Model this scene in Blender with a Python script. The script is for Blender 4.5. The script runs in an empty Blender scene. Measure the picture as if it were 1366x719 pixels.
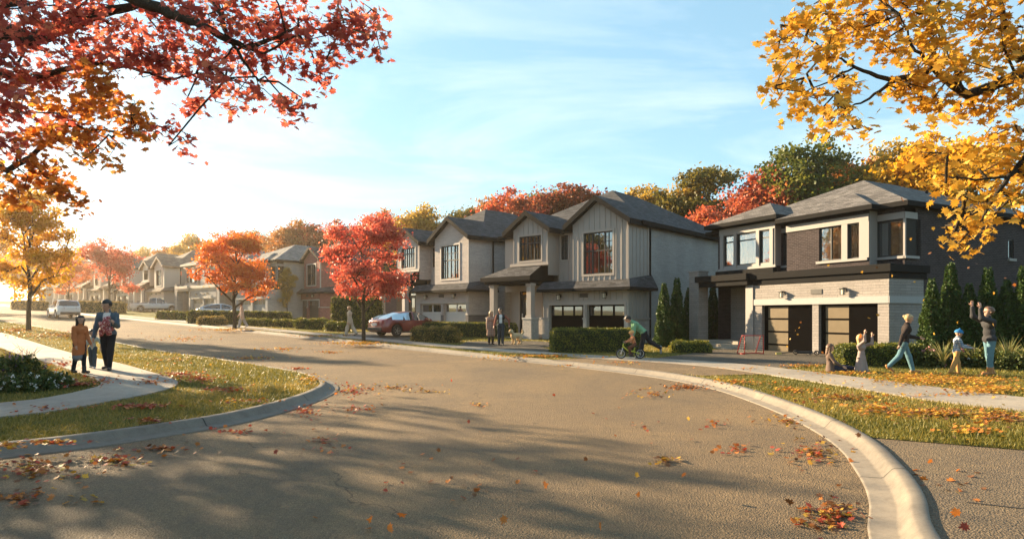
import bpy, bmesh, math, random
import numpy as np
from mathutils import Vector, Matrix, Euler
R = math.radians
random.seed(7)
RNG = np.random.default_rng(11)
scn = bpy.context.scene
COL = scn.collection

# ------------------------------------------------------------------ camera, sky, sun, exposure
F, CX, HY, EYE = 825.0, 683.0, 420.0, 1.75
cam = bpy.data.cameras.new('camera')
cam.sensor_width = 36.0
cam.lens = F / 1366.0 * 36.0
cam.shift_y = (HY - 359.5) / 1366.0
cam.clip_start = 0.05
cam.clip_end = 3000
camo = bpy.data.objects.new('camera', cam)
COL.objects.link(camo)
camo.location = (0, 0, EYE)
camo.rotation_euler = (R(90), 0, 0)
scn.camera = camo

SUN_AZ, SUN_EL = -56.0, 18.5          # degrees; azimuth from +Y, negative = left
HAZE_D = 0.00048
wld = bpy.data.worlds.new('World')
scn.world = wld
wld.use_nodes = True
wt = wld.node_tree
for n in list(wt.nodes): wt.nodes.remove(n)
def wn(t, **k):
    n = wt.nodes.new(t)
    for a, b in k.items(): setattr(n, a, b)
    return n
sky = wn('ShaderNodeTexSky', sky_type='NISHITA', sun_disc=False, sun_elevation=R(SUN_EL), sun_rotation=R(SUN_AZ), air_density=1.0, dust_density=0.06, ozone_density=2.0)
tc = wn('ShaderNodeTexCoord')
sep = wn('ShaderNodeSeparateXYZ')
wt.links.new(tc.outputs['Generated'], sep.inputs[0])
den = wn('ShaderNodeMath', operation='ADD'); den.inputs[1].default_value = 0.12
wt.links.new(sep.outputs['Z'], den.inputs[0])
dv = []
for ax, k in (('X', 0.8), ('Y', 1.2)):
    d_ = wn('ShaderNodeMath', operation='DIVIDE'); wt.links.new(sep.outputs[ax], d_.inputs[0]); wt.links.new(den.outputs[0], d_.inputs[1])
    m_ = wn('ShaderNodeMath', operation='MULTIPLY'); m_.inputs[1].default_value = k; wt.links.new(d_.outputs[0], m_.inputs[0]); dv.append(m_)
cmb = wn('ShaderNodeCombineXYZ')
wt.links.new(dv[0].outputs[0], cmb.inputs[0]); wt.links.new(dv[1].outputs[0], cmb.inputs[1])
cn = wn('ShaderNodeTexNoise'); cn.inputs['Scale'].default_value = 1.1; cn.inputs['Detail'].default_value = 9; cn.inputs['Roughness'].default_value = 0.62; cn.inputs['Distortion'].default_value = 0.6
wt.links.new(cmb.outputs[0], cn.inputs['Vector'])
cr = wn('ShaderNodeValToRGB'); cr.color_ramp.elements[0].position = 0.44; cr.color_ramp.elements[1].position = 0.74
cr.color_ramp.elements[1].color = (0.55, 0.55, 0.55, 1)
wt.links.new(cn.outputs['Fac'], cr.inputs[0])
cmix = wn('ShaderNodeMixRGB'); cmix.inputs[2].default_value = (2.5, 2.75, 2.85, 1)
skm = wn('ShaderNodeMixRGB', blend_type='MULTIPLY'); skm.inputs[0].default_value = 1.0; skm.inputs[2].default_value = (0.74, 1.02, 1.08, 1)
gam = wn('ShaderNodeGamma'); gam.inputs[1].default_value = 0.46; wt.links.new(sky.outputs[0], gam.inputs[0])
wt.links.new(gam.outputs[0], skm.inputs[1])
wt.links.new(cr.outputs[0], cmix.inputs[0]); wt.links.new(skm.outputs[0], cmix.inputs[1])
bg = wn('ShaderNodeBackground'); bg.inputs['Strength'].default_value = 0.119
wo = wn('ShaderNodeOutputWorld')
wt.links.new(cmix.outputs[0], bg.inputs[0]); wt.links.new(bg.outputs[0], wo.inputs[0])

sl = bpy.data.lights.new('sun', 'SUN')
sl.energy = 5.0; sl.angle = R(0.6); sl.color = (1.0, 0.76, 0.47)
so = bpy.data.objects.new('sun', sl); COL.objects.link(so)
SDIR = Vector((math.sin(R(SUN_AZ)) * math.cos(R(SUN_EL)), math.cos(R(SUN_AZ)) * math.cos(R(SUN_EL)), math.sin(R(SUN_EL))))
so.rotation_euler = SDIR.to_track_quat('Z', 'Y').to_euler()
so.location = (-30, 20, 30)
vs = scn.view_settings
vs.view_transform = 'Standard'; vs.look = 'None'; vs.gamma = 1.0; vs.use_curve_mapping = False
vs.exposure = 2.12
scn.cycles.use_denoising = True
scn.cycles.max_bounces = 6
scn.cycles.diffuse_bounces = 3
scn.cycles.glossy_bounces = 3
scn.cycles.transmission_bounces = 4
scn.cycles.transparent_max_bounces = 8
scn.cycles.volume_bounces = 0
scn.cycles.caustics_reflective = False
scn.cycles.caustics_refractive = False
scn.cycles.sample_clamp_indirect = 6.0

# ------------------------------------------------------------------ terrain height and placement helpers
def g(x, y):
    u = -.64 * x + .77 * y
    s = .0275 * 3 * math.log1p(math.exp((u - 20.5) / 3)) if u < 130 else .0275 * (u - 20.5)
    return s + .14 * math.exp(-((x + 12) ** 2 + (y - 17) ** 2) / 32)
def G(x, y, off=0.0): return Vector((x, y, g(x, y) + off))
def P(px, py, off=0.13):
    """point on the ground (raised by off) seen at a photograph pixel"""
    dx, dz = (px - CX) / F, -(py - HY) / F
    s = 1.0
    while s < 400:
        if EYE + dz * s < g(dx * s, s) + off: break
        s += .1 * max(1, s / 20)
    a, b = s - .1 * max(1, s / 20), s
    for _ in range(30):
        m = (a + b) / 2
        if EYE + dz * m < g(dx * m, m) + off: b = m
        else: a = m
    return Vector((dx * b, b, g(dx * b, b) + off))
def Q(px, py, Y): return Vector(((px - CX) / F * Y, Y, EYE - (py - HY) / F * Y))

# ------------------------------------------------------------------ object helpers
def tag(o, label=None, cat=None, group=None, kind=None):
    if label: o['label'] = label
    if cat: o['category'] = cat
    if group: o['group'] = group
    if kind: o['kind'] = kind
    return o
def thing(name, label, cat, loc=(0, 0, 0), rz=0.0, group=None):
    o = bpy.data.objects.new(name, None); COL.objects.link(o)
    o.empty_display_size = 0.2
    o.location = loc; o.rotation_euler = (0, 0, rz)
    return tag(o, label, cat, group)
def kids(o): return list(o.children)
def dup(o, parent=None, **k):
    c = o.copy(); COL.objects.link(c)
    if parent: c.parent = parent
    for ch in KIDS.get(o.name, ()): dup(ch, c)
    for a, b in k.items():
        if a in ('label', 'group', 'category'): c[a] = b
        else: setattr(c, a, b)
    return c
KIDS = {}
def link(o, parent=None):
    COL.objects.link(o)
    if parent:
        o.parent = parent
        KIDS.setdefault(parent.name, []).append(o)
    return o
class MB:
    def __init__(s): s.v = []; s.f = []; s.m = []; s.t = []
    def poly(s, pts, m=0, t=0.0):
        b = len(s.v); s.v.extend(tuple(p) for p in pts); s.f.append(tuple(range(b, b + len(pts)))); s.m.append(m); s.t.append(t)
    def mesh(s, vs, fs, m=0, t=0.0):
        b = len(s.v); s.v.extend(tuple(p) for p in vs)
        for f in fs: s.f.append(tuple(i + b for i in f)); s.m.append(m); s.t.append(t)
    def box(s, x0, x1, y0, y1, z0, z1, m=0):
        v = [(x0, y0, z0), (x1, y0, z0), (x1, y1, z0), (x0, y1, z0), (x0, y0, z1), (x1, y0, z1), (x1, y1, z1), (x0, y1, z1)]
        s.mesh(v, [(0, 3, 2, 1), (4, 5, 6, 7), (0, 1, 5, 4), (1, 2, 6, 5), (2, 3, 7, 6), (3, 0, 4, 7)], m)
    def hexa(s, v, m=0):
        s.mesh(v, [(0, 3, 2, 1), (4, 5, 6, 7), (0, 1, 5, 4), (1, 2, 6, 5), (2, 3, 7, 6), (3, 0, 4, 7)], m)
    def tube(s, pts, rad, n=8, m=0, caps=True):
        pts = [Vector(p) for p in pts]
        if not hasattr(rad, '__len__'): rad = [rad] * len(pts)
        b = len(s.v); ref = None
        for i, p in enumerate(pts):
            d = (pts[min(i + 1, len(pts) - 1)] - pts[max(i - 1, 0)]).normalized()
            if ref is None: ref = d.orthogonal().normalized()
            ref = (ref - d * ref.dot(d))
            ref = ref.normalized() if ref.length > 1e-5 else d.orthogonal().normalized()
            w = d.cross(ref)
            for k in range(n):
                a = 2 * math.pi * k / n
                s.v.append(tuple(p + (ref * math.cos(a) + w * math.sin(a)) * rad[i]))
        for i in range(len(pts) - 1):
            for k in range(n):
                k2 = (k + 1) % n
                s.f.append((b + i * n + k, b + i * n + k2, b + (i + 1) * n + k2, b + (i + 1) * n + k)); s.m.append(m); s.t.append(0)
        if caps:
            s.f.append(tuple(b + k for k in range(n))[::-1]); s.m.append(m); s.t.append(0)
            s.f.append(tuple(b + (len(pts) - 1) * n + k for k in range(n))); s.m.append(m); s.t.append(0)
    def lathe(s, prof, n=16, m=0, ax=None):
        """prof: (r, z) list; ax: matrix"""
        b = len(s.v)
        for r, z in prof:
            for k in range(n):
                a = 2 * math.pi * k / n
                p = Vector((r * math.cos(a), r * math.sin(a), z))
                if ax is not None: p = ax @ p
                s.v.append(tuple(p))
        for i in range(len(prof) - 1):
            for k in range(n):
                k2 = (k + 1) % n
                s.f.append((b + i * n + k, b + i * n + k2, b + (i + 1) * n + k2, b + (i + 1) * n + k)); s.m.append(m); s.t.append(0)
    def data(s, name, mats, smooth=False):
        me = bpy.data.meshes.new(name)
        me.from_pydata(s.v, [], s.f)
        for q in mats: me.materials.append(q)
        me.polygons.foreach_set('material_index', s.m)
        if smooth: me.polygons.foreach_set('use_smooth', [True] * len(s.f))
        if any(s.t):
            at = me.attributes.new('tint', 'FLOAT', 'FACE'); at.data.foreach_set('value', s.t)
        me.update()
        return me
    def build(s, name, mats, parent=None, smooth=False, bevel=0.0):
        if not isinstance(mats, (list, tuple)): mats = [mats]
        o = bpy.data.objects.new(name, s.data(name, mats, smooth))
        if bevel:
            bv = o.modifiers.new('bevel', 'BEVEL'); bv.width = bevel; bv.segments = 2; bv.limit_method = 'ANGLE'
        return link(o, parent)
def npmesh(name, V, faces, mats, tint=None, midx=None, smooth=False):
    """V (n,3) array, faces (m,k) array of equal-size faces"""
    me = bpy.data.meshes.new(name)
    n, (m, k) = len(V), faces.shape
    me.vertices.add(n); me.vertices.foreach_set('co', np.ascontiguousarray(V, dtype=np.float32).ravel())
    me.loops.add(m * k); me.loops.foreach_set('vertex_index', np.ascontiguousarray(faces, dtype=np.int32).ravel())
    me.polygons.add(m)
    me.polygons.foreach_set('loop_start', np.arange(0, m * k, k, dtype=np.int32))
    me.polygons.foreach_set('loop_total', np.full(m, k, dtype=np.int32))
    for q in mats: me.materials.append(q)
    if midx is not None: me.polygons.foreach_set('material_index', np.asarray(midx, dtype=np.int32))
    if smooth: me.polygons.foreach_set('use_smooth', np.ones(m, dtype=bool))
    me.update(calc_edges=True)
    if tint is not None:
        at = me.attributes.new('tint', 'FLOAT', 'FACE'); at.data.foreach_set('value', np.asarray(tint, dtype=np.float32))
    me.validate()
    return me
def nobj(name, me, parent=None):
    return link(bpy.data.objects.new(name, me), parent)

# ------------------------------------------------------------------ materials
MATS = {}
class NT:
    def __init__(s, name):
        s.m = bpy.data.materials.new(name); s.m.use_nodes = True; s.t = s.m.node_tree
        s.b = s.t.nodes['Principled BSDF']; s.o = s.t.nodes['Material Output']
    def n(s, t, **k):
        x = s.t.nodes.new(t)
        for a, b in k.items():
            if isinstance(a, str) and hasattr(x, a): setattr(x, a, b)
        return x
    def l(s, a, b): s.t.links.new(a, b)
    def math(s, op, a, b=None, c=None):
        x = s.n('ShaderNodeMath', operation=op)
        for i, q in enumerate((a, b, c)):
            if q is None: continue
            if isinstance(q, (int, float)): x.inputs[i].default_value = q
            else: s.l(q, x.inputs[i])
        return x.outputs[0]
    def noise(s, scale, detail=4, rough=.55, vec=None, dist=0):
        x = s.n('ShaderNodeTexNoise'); x.inputs['Scale'].default_value = scale; x.inputs['Detail'].default_value = detail; x.inputs['Roughness'].default_value = rough; x.inputs['Distortion'].default_value = dist
        if vec is not None: s.l(vec, x.inputs['Vector'])
        return x.outputs['Fac']
    def ramp(s, fac, stops):
        x = s.n('ShaderNodeValToRGB'); e = x.color_ramp.elements
        while len(e) < len(stops): e.new(0.5)
        for q, (p, c) in zip(e, stops): q.position = p; q.color = (*c, 1) if len(c) == 3 else c
        s.l(fac, x.inputs[0]); return x.outputs[0]
    def mix(s, fac, a, b, mode='MIX'):
        x = s.n('ShaderNodeMixRGB', blend_type=mode)
        for i, q in enumerate((fac, a, b)):
            if isinstance(q, (int, float)): x.inputs[i].default_value = q
            elif isinstance(q, tuple): x.inputs[i].default_value = (*q, 1)
            else: s.l(q, x.inputs[i])
        return x.outputs[0]
    def bump(s, h, strength=.4, dist=.02):
        x = s.n('ShaderNodeBump'); x.inputs['Strength'].default_value = strength; x.inputs['Distance'].default_value = dist
        s.l(h, x.inputs['Height']); s.l(x.outputs[0], s.b.inputs['Normal'])
    def obj(s): return s.n('ShaderNodeTexCoord').outputs['Object']
    def pos(s): return s.n('ShaderNodeNewGeometry').outputs['Position']
    def set(s, color=None, rough=None, metal=None, spec=None):
        if color is not None:
            if isinstance(color, tuple): s.b.inputs['Base Color'].default_value = (*color, 1)
            else: s.l(color, s.b.inputs['Base Color'])
        if rough is not None:
            if isinstance(rough, (int, float)): s.b.inputs['Roughness'].default_value = rough
            else: s.l(rough, s.b.inputs['Roughness'])
        if metal is not None: s.b.inputs['Metallic'].default_value = metal
        if spec is not None: s.b.inputs['Specular IOR Level'].default_value = spec
def scl(c, k): return tuple(min(1, x * k) for x in c)
def paint(name, c, rough=.55, metal=0, var=.12, scale=3.0, spec=.4):
    if name in MATS: return MATS[name]
    q = NT(name)
    f = q.noise(scale, 5, .6, q.obj())
    q.set(q.mix(f, scl(c, 1 - var), scl(c, 1 + var)), q.math('ADD', q.math('MULTIPLY', f, .15), rough - .07), metal, spec)
    MATS[name] = q.m; return q.m
def masonry(name, c1, c2, mort, w, h, mortar=.008, bump=.6, rough=.85, offset=.5, var=.5):
    if name in MATS: return MATS[name]
    q = NT(name)
    sp = q.n('ShaderNodeSeparateXYZ'); q.l(q.obj(), sp.inputs[0])
    cb = q.n('ShaderNodeCombineXYZ'); q.l(q.math('ADD', sp.outputs[0], sp.outputs[1]), cb.inputs[0]); q.l(sp.outputs[2], cb.inputs[1])
    br = q.n('ShaderNodeTexBrick'); br.offset = offset
    br.inputs['Scale'].default_value = 1.0; br.inputs['Brick Width'].default_value = w; br.inputs['Row Height'].default_value = h; br.inputs['Mortar Size'].default_value = mortar
    br.inputs['Mortar Smooth'].default_value = .2; br.inputs['Bias'].default_value = 0.0
    br.inputs['Color1'].default_value = (*c1, 1); br.inputs['Color2'].default_value = (*c2, 1); br.inputs['Mortar'].default_value = (*mort, 1)
    q.l(cb.outputs[0], br.inputs['Vector'])
    n1 = q.noise(14, 6, .65, q.obj()); n2 = q.noise(.7, 3, .5, q.obj())
    c = q.mix(var, br.outputs['Color'], q.ramp(n1, [(.3, (.35, .35, .35)), (.7, (.72, .72, .72))]), 'OVERLAY')
    c = q.mix(.35, c, q.ramp(n2, [(.35, (.4, .4, .4)), (.65, (.62, .62, .62))]), 'OVERLAY')
    q.set(c, rough, spec=.15)
    q.bump(q.math('SUBTRACT', q.math('MULTIPLY', n1, .35), br.outputs['Fac']), bump, .012)
    MATS[name] = q.m; return q.m
def shingle(name, c, var=.35):
    if name in MATS: return MATS[name]
    q = NT(name)
    sp = q.n('ShaderNodeSeparateXYZ'); q.l(q.obj(), sp.inputs[0])
    cb = q.n('ShaderNodeCombineXYZ'); q.l(q.math('ADD', sp.outputs[0], sp.outputs[1]), cb.inputs[0]); q.l(q.math('MULTIPLY', sp.outputs[2], 2.0), cb.inputs[1])
    br = q.n('ShaderNodeTexBrick'); br.inputs['Scale'].default_value = 1.0; br.inputs['Brick Width'].default_value = .33; br.inputs['Row Height'].default_value = .15; br.inputs['Mortar Size'].default_value = .006
    br.inputs['Color1'].default_value = (*scl(c, 1 - var), 1); br.inputs['Color2'].default_value = (*scl(c, 1 + var), 1); br.inputs['Mortar'].default_value = (*scl(c, .35), 1)
    q.l(cb.outputs[0], br.inputs['Vector'])
    n1 = q.noise(40, 3, .6, q.obj()); n2 = q.noise(.9, 4, .6, q.obj())
    cc = q.mix(.5, br.outputs['Color'], q.ramp(n2, [(.3, (.36, .36, .38)), (.7, (.62, .62, .6))]), 'OVERLAY')
    cc = q.mix(.4, cc, q.ramp(n1, [(.3, (.3, .3, .3)), (.7, (.7, .7, .7))]), 'OVERLAY')
    q.set(cc, .92, spec=.08)
    q.bump(q.math('SUBTRACT', q.math('MULTIPLY', n1, .4), br.outputs['Fac']), .6, .015)
    MATS[name] = q.m; return q.m
def leafmat(name, stops, trans=.45, rough=.5):
    """stops: colours along the per-leaf random tint"""
    if name in MATS: return MATS[name]
    q = NT(name)
    at = q.n('ShaderNodeAttribute'); at.attribute_name = 'tint'
    st = [(i / (len(stops) - 1), c) for i, c in enumerate(stops)]
    c = q.ramp(at.outputs['Fac'], st)
    df = q.n('ShaderNodeBsdfPrincipled'); q.l(c, df.inputs['Base Color']); df.inputs['Roughness'].default_value = rough; df.inputs['Specular IOR Level'].default_value = .25
    tr = q.n('ShaderNodeBsdfTranslucent'); q.l(q.mix(1.0, c, (1.25, 1.05, .8), 'MULTIPLY'), tr.inputs[0])
    mx = q.n('ShaderNodeMixShader'); mx.inputs[0].default_value = trans
    q.l(df.outputs[0], mx.inputs[1]); q.l(tr.outputs[0], mx.inputs[2]); q.l(mx.outputs[0], q.o.inputs[0])
    MATS[name] = q.m; return q.m
def glassmat(name, base=(.015, .017, .02), refl=.5, clear=.0, rough=.02):
    """window pane: mirror-like coat over either a dark body or (clear > 0) see-through glass"""
    if name in MATS: return MATS[name]
    q = NT(name)
    gl = q.n('ShaderNodeBsdfGlossy'); gl.inputs['Roughness'].default_value = rough; gl.inputs['Color'].default_value = (.92, .95, .97, 1)
    if clear:
        bd = q.n('ShaderNodeBsdfTransparent'); bd.inputs[0].default_value = (clear, clear, clear, 1)
    else:
        bd = q.n('ShaderNodeBsdfDiffuse'); bd.inputs[0].default_value = (*base, 1)
    lw = q.n('ShaderNodeLayerWeight'); lw.inputs['Blend'].default_value = .35
    nb = q.n('ShaderNodeBump'); nb.inputs['Strength'].default_value = .015; nb.inputs['Distance'].default_value = .05
    q.l(q.noise(1.3, 1, .4, q.obj()), nb.inputs['Height']); q.l(nb.outputs[0], gl.inputs['Normal'])
    fac = q.math('ADD', q.math('MULTIPLY', lw.outputs['Fresnel'], .6), refl)
    mx = q.n('ShaderNodeMixShader'); q.l(fac, mx.inputs[0]); q.l(bd.outputs[0], mx.inputs[1]); q.l(gl.outputs[0], mx.inputs[2])
    q.l(mx.outputs[0], q.o.inputs[0])
    MATS[name] = q.m; return q.m

def asphalt_mat(name, c):
    q = NT(name); p = q.pos()
    fine = q.noise(95, 3, .8, p); grit = q.noise(26, 5, .75, p); med = q.noise(5, 6, .65, p); big = q.noise(.30, 5, .6, p, .8)
    col = q.ramp(fine, [(.30, scl(c, .30)), (.5, c), (.70, scl(c, 2.3))])
    col = q.mix(.75, col, q.ramp(grit, [(.32, (.28, .28, .29)), (.68, (.72, .71, .68))]), 'OVERLAY')
    col = q.mix(.55, col, q.ramp(med, [(.3, (.36, .36, .37)), (.7, (.64, .63, .60))]), 'OVERLAY')
    col = q.mix(.8, col, q.ramp(big, [(.30, (.36, .37, .40)), (.66, (.64, .61, .54))]), 'OVERLAY')
    vc = q.n('ShaderNodeTexVoronoi'); vc.feature = 'DISTANCE_TO_EDGE'; vc.inputs['Scale'].default_value = .16
    wv = q.n('ShaderNodeMixRGB'); wv.inputs[0].default_value = .12; q.l(p, wv.inputs[1])
    nz = q.n('ShaderNodeTexNoise'); nz.inputs['Scale'].default_value = .9; nz.inputs['Detail'].default_value = 6; q.l(p, nz.inputs['Vector']); sc_ = q.n('ShaderNodeVectorMath', operation='SCALE'); sc_.inputs['Scale'].default_value = 14; q.l(nz.outputs['Color'], sc_.inputs[0]); q.l(sc_.outputs[0], wv.inputs[2]); q.l(wv.outputs[0], vc.inputs['Vector'])
    crack = q.math('MULTIPLY', q.math('LESS_THAN', vc.outputs['Distance'], .0022), q.math('GREATER_THAN', big, .50))
    col = q.mix(q.math('MULTIPLY', crack, .55), col, scl(c, .22))
    q.set(col, q.math('ADD', q.math('MULTIPLY', med, .25), .62), spec=.25)
    vo = q.n('ShaderNodeTexVoronoi'); vo.inputs['Scale'].default_value = 60; q.l(p, vo.inputs['Vector'])
    q.bump(q.math('ADD', q.math('MULTIPLY', vo.outputs['Distance'], .8), grit), 1.0, .02)
    return q.m
def concrete_mat(name, c, joints=None):
    q = NT(name); p = q.pos()
    fine = q.noise(90, 3, .7, p); med = q.noise(3.5, 6, .65, p); big = q.noise(.5, 4, .6, p)
    col = q.mix(med, scl(c, .78), scl(c, 1.18))
    col = q.mix(.45, col, q.ramp(fine, [(.3, (.38, .38, .38)), (.7, (.62, .62, .62))]), 'OVERLAY')
    col = q.mix(.7, col, q.ramp(big, [(.35, (.36, .36, .37)), (.65, (.62, .60, .57))]), 'OVERLAY')
    col = q.mix(.5, col, q.ramp(q.noise(9, 6, .7, p, .5), [(.30, (.30, .29, .28)), (.55, (.54, .54, .54))]), 'OVERLAY')
    if joints:
        at = q.n('ShaderNodeAttribute'); at.attribute_name = 'along'
        fr = q.math('FRACT', q.math('DIVIDE', at.outputs['Fac'], joints))
        ln = q.math('LESS_THAN', fr, .011 / joints * 2)
        col = q.mix(ln, col, scl(c, .18))
    q.set(col, .8, spec=.3); q.bump(fine, .25, .006)
    return q.m
def soil_mat(name, cols):
    q = NT(name); p = q.pos()
    a = q.noise(38, 5, .75, p); b = q.noise(.8, 5, .6, p); d = q.noise(5, 4, .6, p)
    col = q.ramp(a, [(.3, cols[0]), (.5, cols[1]), (.72, cols[2])])
    col = q.mix(.55, col, q.ramp(b, [(.3, (.36, .40, .34)), (.7, (.66, .62, .50))]), 'OVERLAY')
    col = q.mix(.4, col, q.ramp(d, [(.3, (.36, .36, .36)), (.7, (.64, .64, .6))]), 'OVERLAY')
    q.set(col, .95, spec=.15); q.bump(a, 1.0, .05)
    return q.m

# ------------------------------------------------------------------ ground, road, kerbs, walks, lawns
M_ASPH = asphalt_mat('asphalt', (.150, .108, .064))
M_DRIVE = asphalt_mat('driveway_asphalt', (.085, .074, .060))
M_CONC = concrete_mat('concrete', (.28, .245, .20), None)
M_KERB = concrete_mat('kerb_concrete', (.175, .155, .128), 3.0)
M_TURF = soil_mat('turf', ((.055, .058, .014), (.122, .118, .026), (.22, .18, .05)))
M_EARTH = soil_mat('earth', ((.05, .045, .02), (.09, .08, .035), (.14, .12, .06)))

def smooth_line(pts, step=.5):
    """Catmull-Rom through plan points, resampled"""
    p = [np.array(q[:2], float) for q in pts]
    p = [2 * p[0] - p[1]] + p + [2 * p[-1] - p[-2]]
    out = []
    for i in range(1, len(p) - 2):
        n = max(2, int(np.linalg.norm(p[i + 1] - p[i]) / step))
        for k in range(n):
            t = k / n
            out.append(.5 * ((2 * p[i]) + (-p[i - 1] + p[i + 1]) * t + (2 * p[i - 1] - 5 * p[i] + 4 * p[i + 1] - p[i + 2]) * t * t + (-p[i - 1] + 3 * p[i] - 3 * p[i + 1] + p[i + 2]) * t ** 3))
    out.append(p[-2])
    return np.array(out)
def offset_line(L, d):
    """shift to the right of the travel direction by d"""
    T = np.gradient(L, axis=0); T /= np.linalg.norm(T, axis=1)[:, None] + 1e-9
    return L + np.stack([T[:, 1], -T[:, 0]], 1) * d
def sheet(name, pts, off, mat, step=2.0, kind='structure', depth=0.0):
    bm = bmesh.new()
    vs_ = [bm.verts.new((p[0], p[1], 0)) for p in pts]
    f = bm.faces.new(vs_)
    f.normal_update()
    if f.normal.z < 0: f.normal_flip()
    bmesh.ops.triangulate(bm, faces=bm.faces[:], ngon_method='EAR_CLIP')
    xs = [p[0] for p in pts]; ys = [p[1] for p in pts]
    for ax, lo, hi in ((0, min(xs), max(xs)), (1, min(ys), max(ys))):
        k = math.ceil(lo / step)
        while k * step < hi:
            co = [0, 0, 0]; no = [0, 0, 0]; co[ax] = k * step; no[ax] = 1
            bmesh.ops.bisect_plane(bm, geom=bm.verts[:] + bm.edges[:] + bm.faces[:], plane_co=co, plane_no=no)
            dd = (abs(k * step) - 60) * .1
            k += 1 if dd < 1 else 2 + int(dd / 4)
    bmesh.ops.remove_doubles(bm, verts=bm.verts[:], dist=.002)
    for v in bm.verts: v.co.z = g(v.co.x, v.co.y) + off
    bmesh.ops.recalc_face_normals(bm, faces=bm.faces[:])
    if sum(f.normal.z for f in bm.faces) < 0: bmesh.ops.reverse_faces(bm, faces=bm.faces[:])
    if depth:
        ed = [e for e in bm.edges if e.is_boundary]
        r = bmesh.ops.extrude_edge_only(bm, edges=ed)
        for v in r['geom']:
            if isinstance(v, bmesh.types.BMVert): v.co.z -= depth
    me = bpy.data.meshes.new(name); bm.to_mesh(me); bm.free(); me.materials.append(mat)
    o = nobj(name, me)
    if kind: o['kind'] = kind
    return o

KL = [(-30, -6), (-20, -1.0), (-12, 3.6), (-8.2, 6.1), (-6.2, 7.49), (-5.44, 8.19), (-4.87, 8.98), (-4.36, 9.9), (-4.02, 11.2), (-3.87, 12.81), (-4.05, 14.49), (-4.79, 16.13), (-5.87, 17.5), (-8.01, 19.5), (-10.26, 21.5), (-13.99, 24.9), (-18.63, 29.4), (-31.16, 41.2), (-38.9, 47.9), (-60, 67), (-95, 99), (-132, 133)]
KR = [(-2.5, -3.5), (.2, -.4), (1.5, 1.8), (2.2, 3.4), (2.79, 4.83), (3.26, 5.64), (3.58, 6.28), (3.88, 7.01), (4.21, 7.89), (4.47, 8.91), (4.7, 10.46), (4.8, 12.38), (4.73, 14.52), (4.2, 16.65), (3.38, 18.4), (2.34, 20.1), (.73, 22.3), (-.96, 24.2), (-3.4, 27.1), (-6.73, 30.4), (-11.04, 34.65), (-17.18, 40.5), (-25.17, 48), (-45, 66.3), (-60, 81), (-95, 114), (-132, 149)]
LL, LR = smooth_line(KL), smooth_line(KR)
LLi, LRi = offset_line(LL, -.40), offset_line(LR, .40)      # lawn side of each kerb

def kerb(name, L, side):
    T = np.gradient(L, axis=0); T /= np.linalg.norm(T, axis=1)[:, None]
    N = np.stack([T[:, 1], -T[:, 0]], 1) * side
    prof = [(-.02, -.15), (0, .012), (.02, .018), (.20, .022), (.225, .034), (.285, .105), (.305, .128), (.33, .138), (.42, .142), (.435, .130), (.44, -.1)]
    V, Fc, al = [], [], []
    s = 0
    for i in range(len(L)):
        if i: s += float(np.linalg.norm(L[i] - L[i - 1]))
        for w, z in prof:
            x, y = L[i] + N[i] * w
            V.append((x, y, g(x, y) + z)); al.append(s)
    k = len(prof)
    for i in range(len(L) - 1):
        for j in range(k - 1):
            q = (i * k + j, i * k + j + 1, (i + 1) * k + j + 1, (i + 1) * k + j)
            Fc.append(q if side < 0 else q[::-1])
    me = bpy.data.meshes.new(name); me.from_pydata(V, [], Fc); me.materials.append(M_KERB)
    at = me.attributes.new('along', 'FLOAT', 'POINT'); at.data.foreach_set('value', al)
    me.polygons.foreach_set('use_smooth', [True] * len(Fc))
    o = nobj(name, me); o['kind'] = 'structure'
    return o
kerb('kerb', smooth_line(KL, .2), -1)
kerb('kerb', smooth_line(KR, .2), 1)

# far ground, one sheet to the horizon
xs = np.concatenate([np.arange(-700, -130, 30), np.arange(-130, 90, 4), np.arange(90, 700, 30)]).astype(float)
ys = np.concatenate([np.arange(-300, -20, 30), np.arange(-20, 180, 4), np.arange(180, 1300, 40)]).astype(float)
def gfar(x, y):
    u = -.64 * x + .77 * y
    return g(x, y) if u < 220 else g(x, y) - .0275 * (u - 220) * .8
V = np.array([(x, y, gfar(x, y) - .3) for y in ys for x in xs]); nx = len(xs)
FQ = np.array([(j * nx + i, j * nx + i + 1, (j + 1) * nx + i + 1, (j + 1) * nx + i) for j in range(len(ys) - 1) for i in range(nx - 1)])
nobj('ground', npmesh('ground', V, FQ, [M_EARTH]))['kind'] = 'structure'
road = sheet('road', [(-140, -18), (22, -18), (22, 12), (6, 34), (-132, 152), (-140, 140)], 0.0, M_ASPH)
LAWN_L = [tuple(p) for p in LLi] + [(-150, 133), (-150, -10), (-32, -10)]
sheet('lawn', LAWN_L, .12, M_TURF)
i0 = int(np.argmin(np.linalg.norm(LRi - np.array([4.75, 8.1]), axis=1)))
LAWN_R = [tuple(p) for p in LRi[i0:]] + [(-132, 210), (90, 210), (90, -2), (20, 2.0), (12, 4.8), (6.16, 7.5)]
sheet('lawn', LAWN_R, .12, M_TURF)
PATH = [tuple(p) for p in LRi[:i0 + 1]] + [(6.16, 7.5), (12, 4.8), (20, 2.0), (20, -10), (-2, -10)]
sheet('path', PATH, .113, asphalt_mat('path_asphalt', (.125, .096, .064)))
sheet('path_joint', [(3.98, 5.42), (4.6, 5.10), (9.0, 2.9), (9.0, 2.87), (4.6, 5.07), (3.98, 5.39)], .117, paint('joint', (.02, .018, .016), .9))

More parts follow.
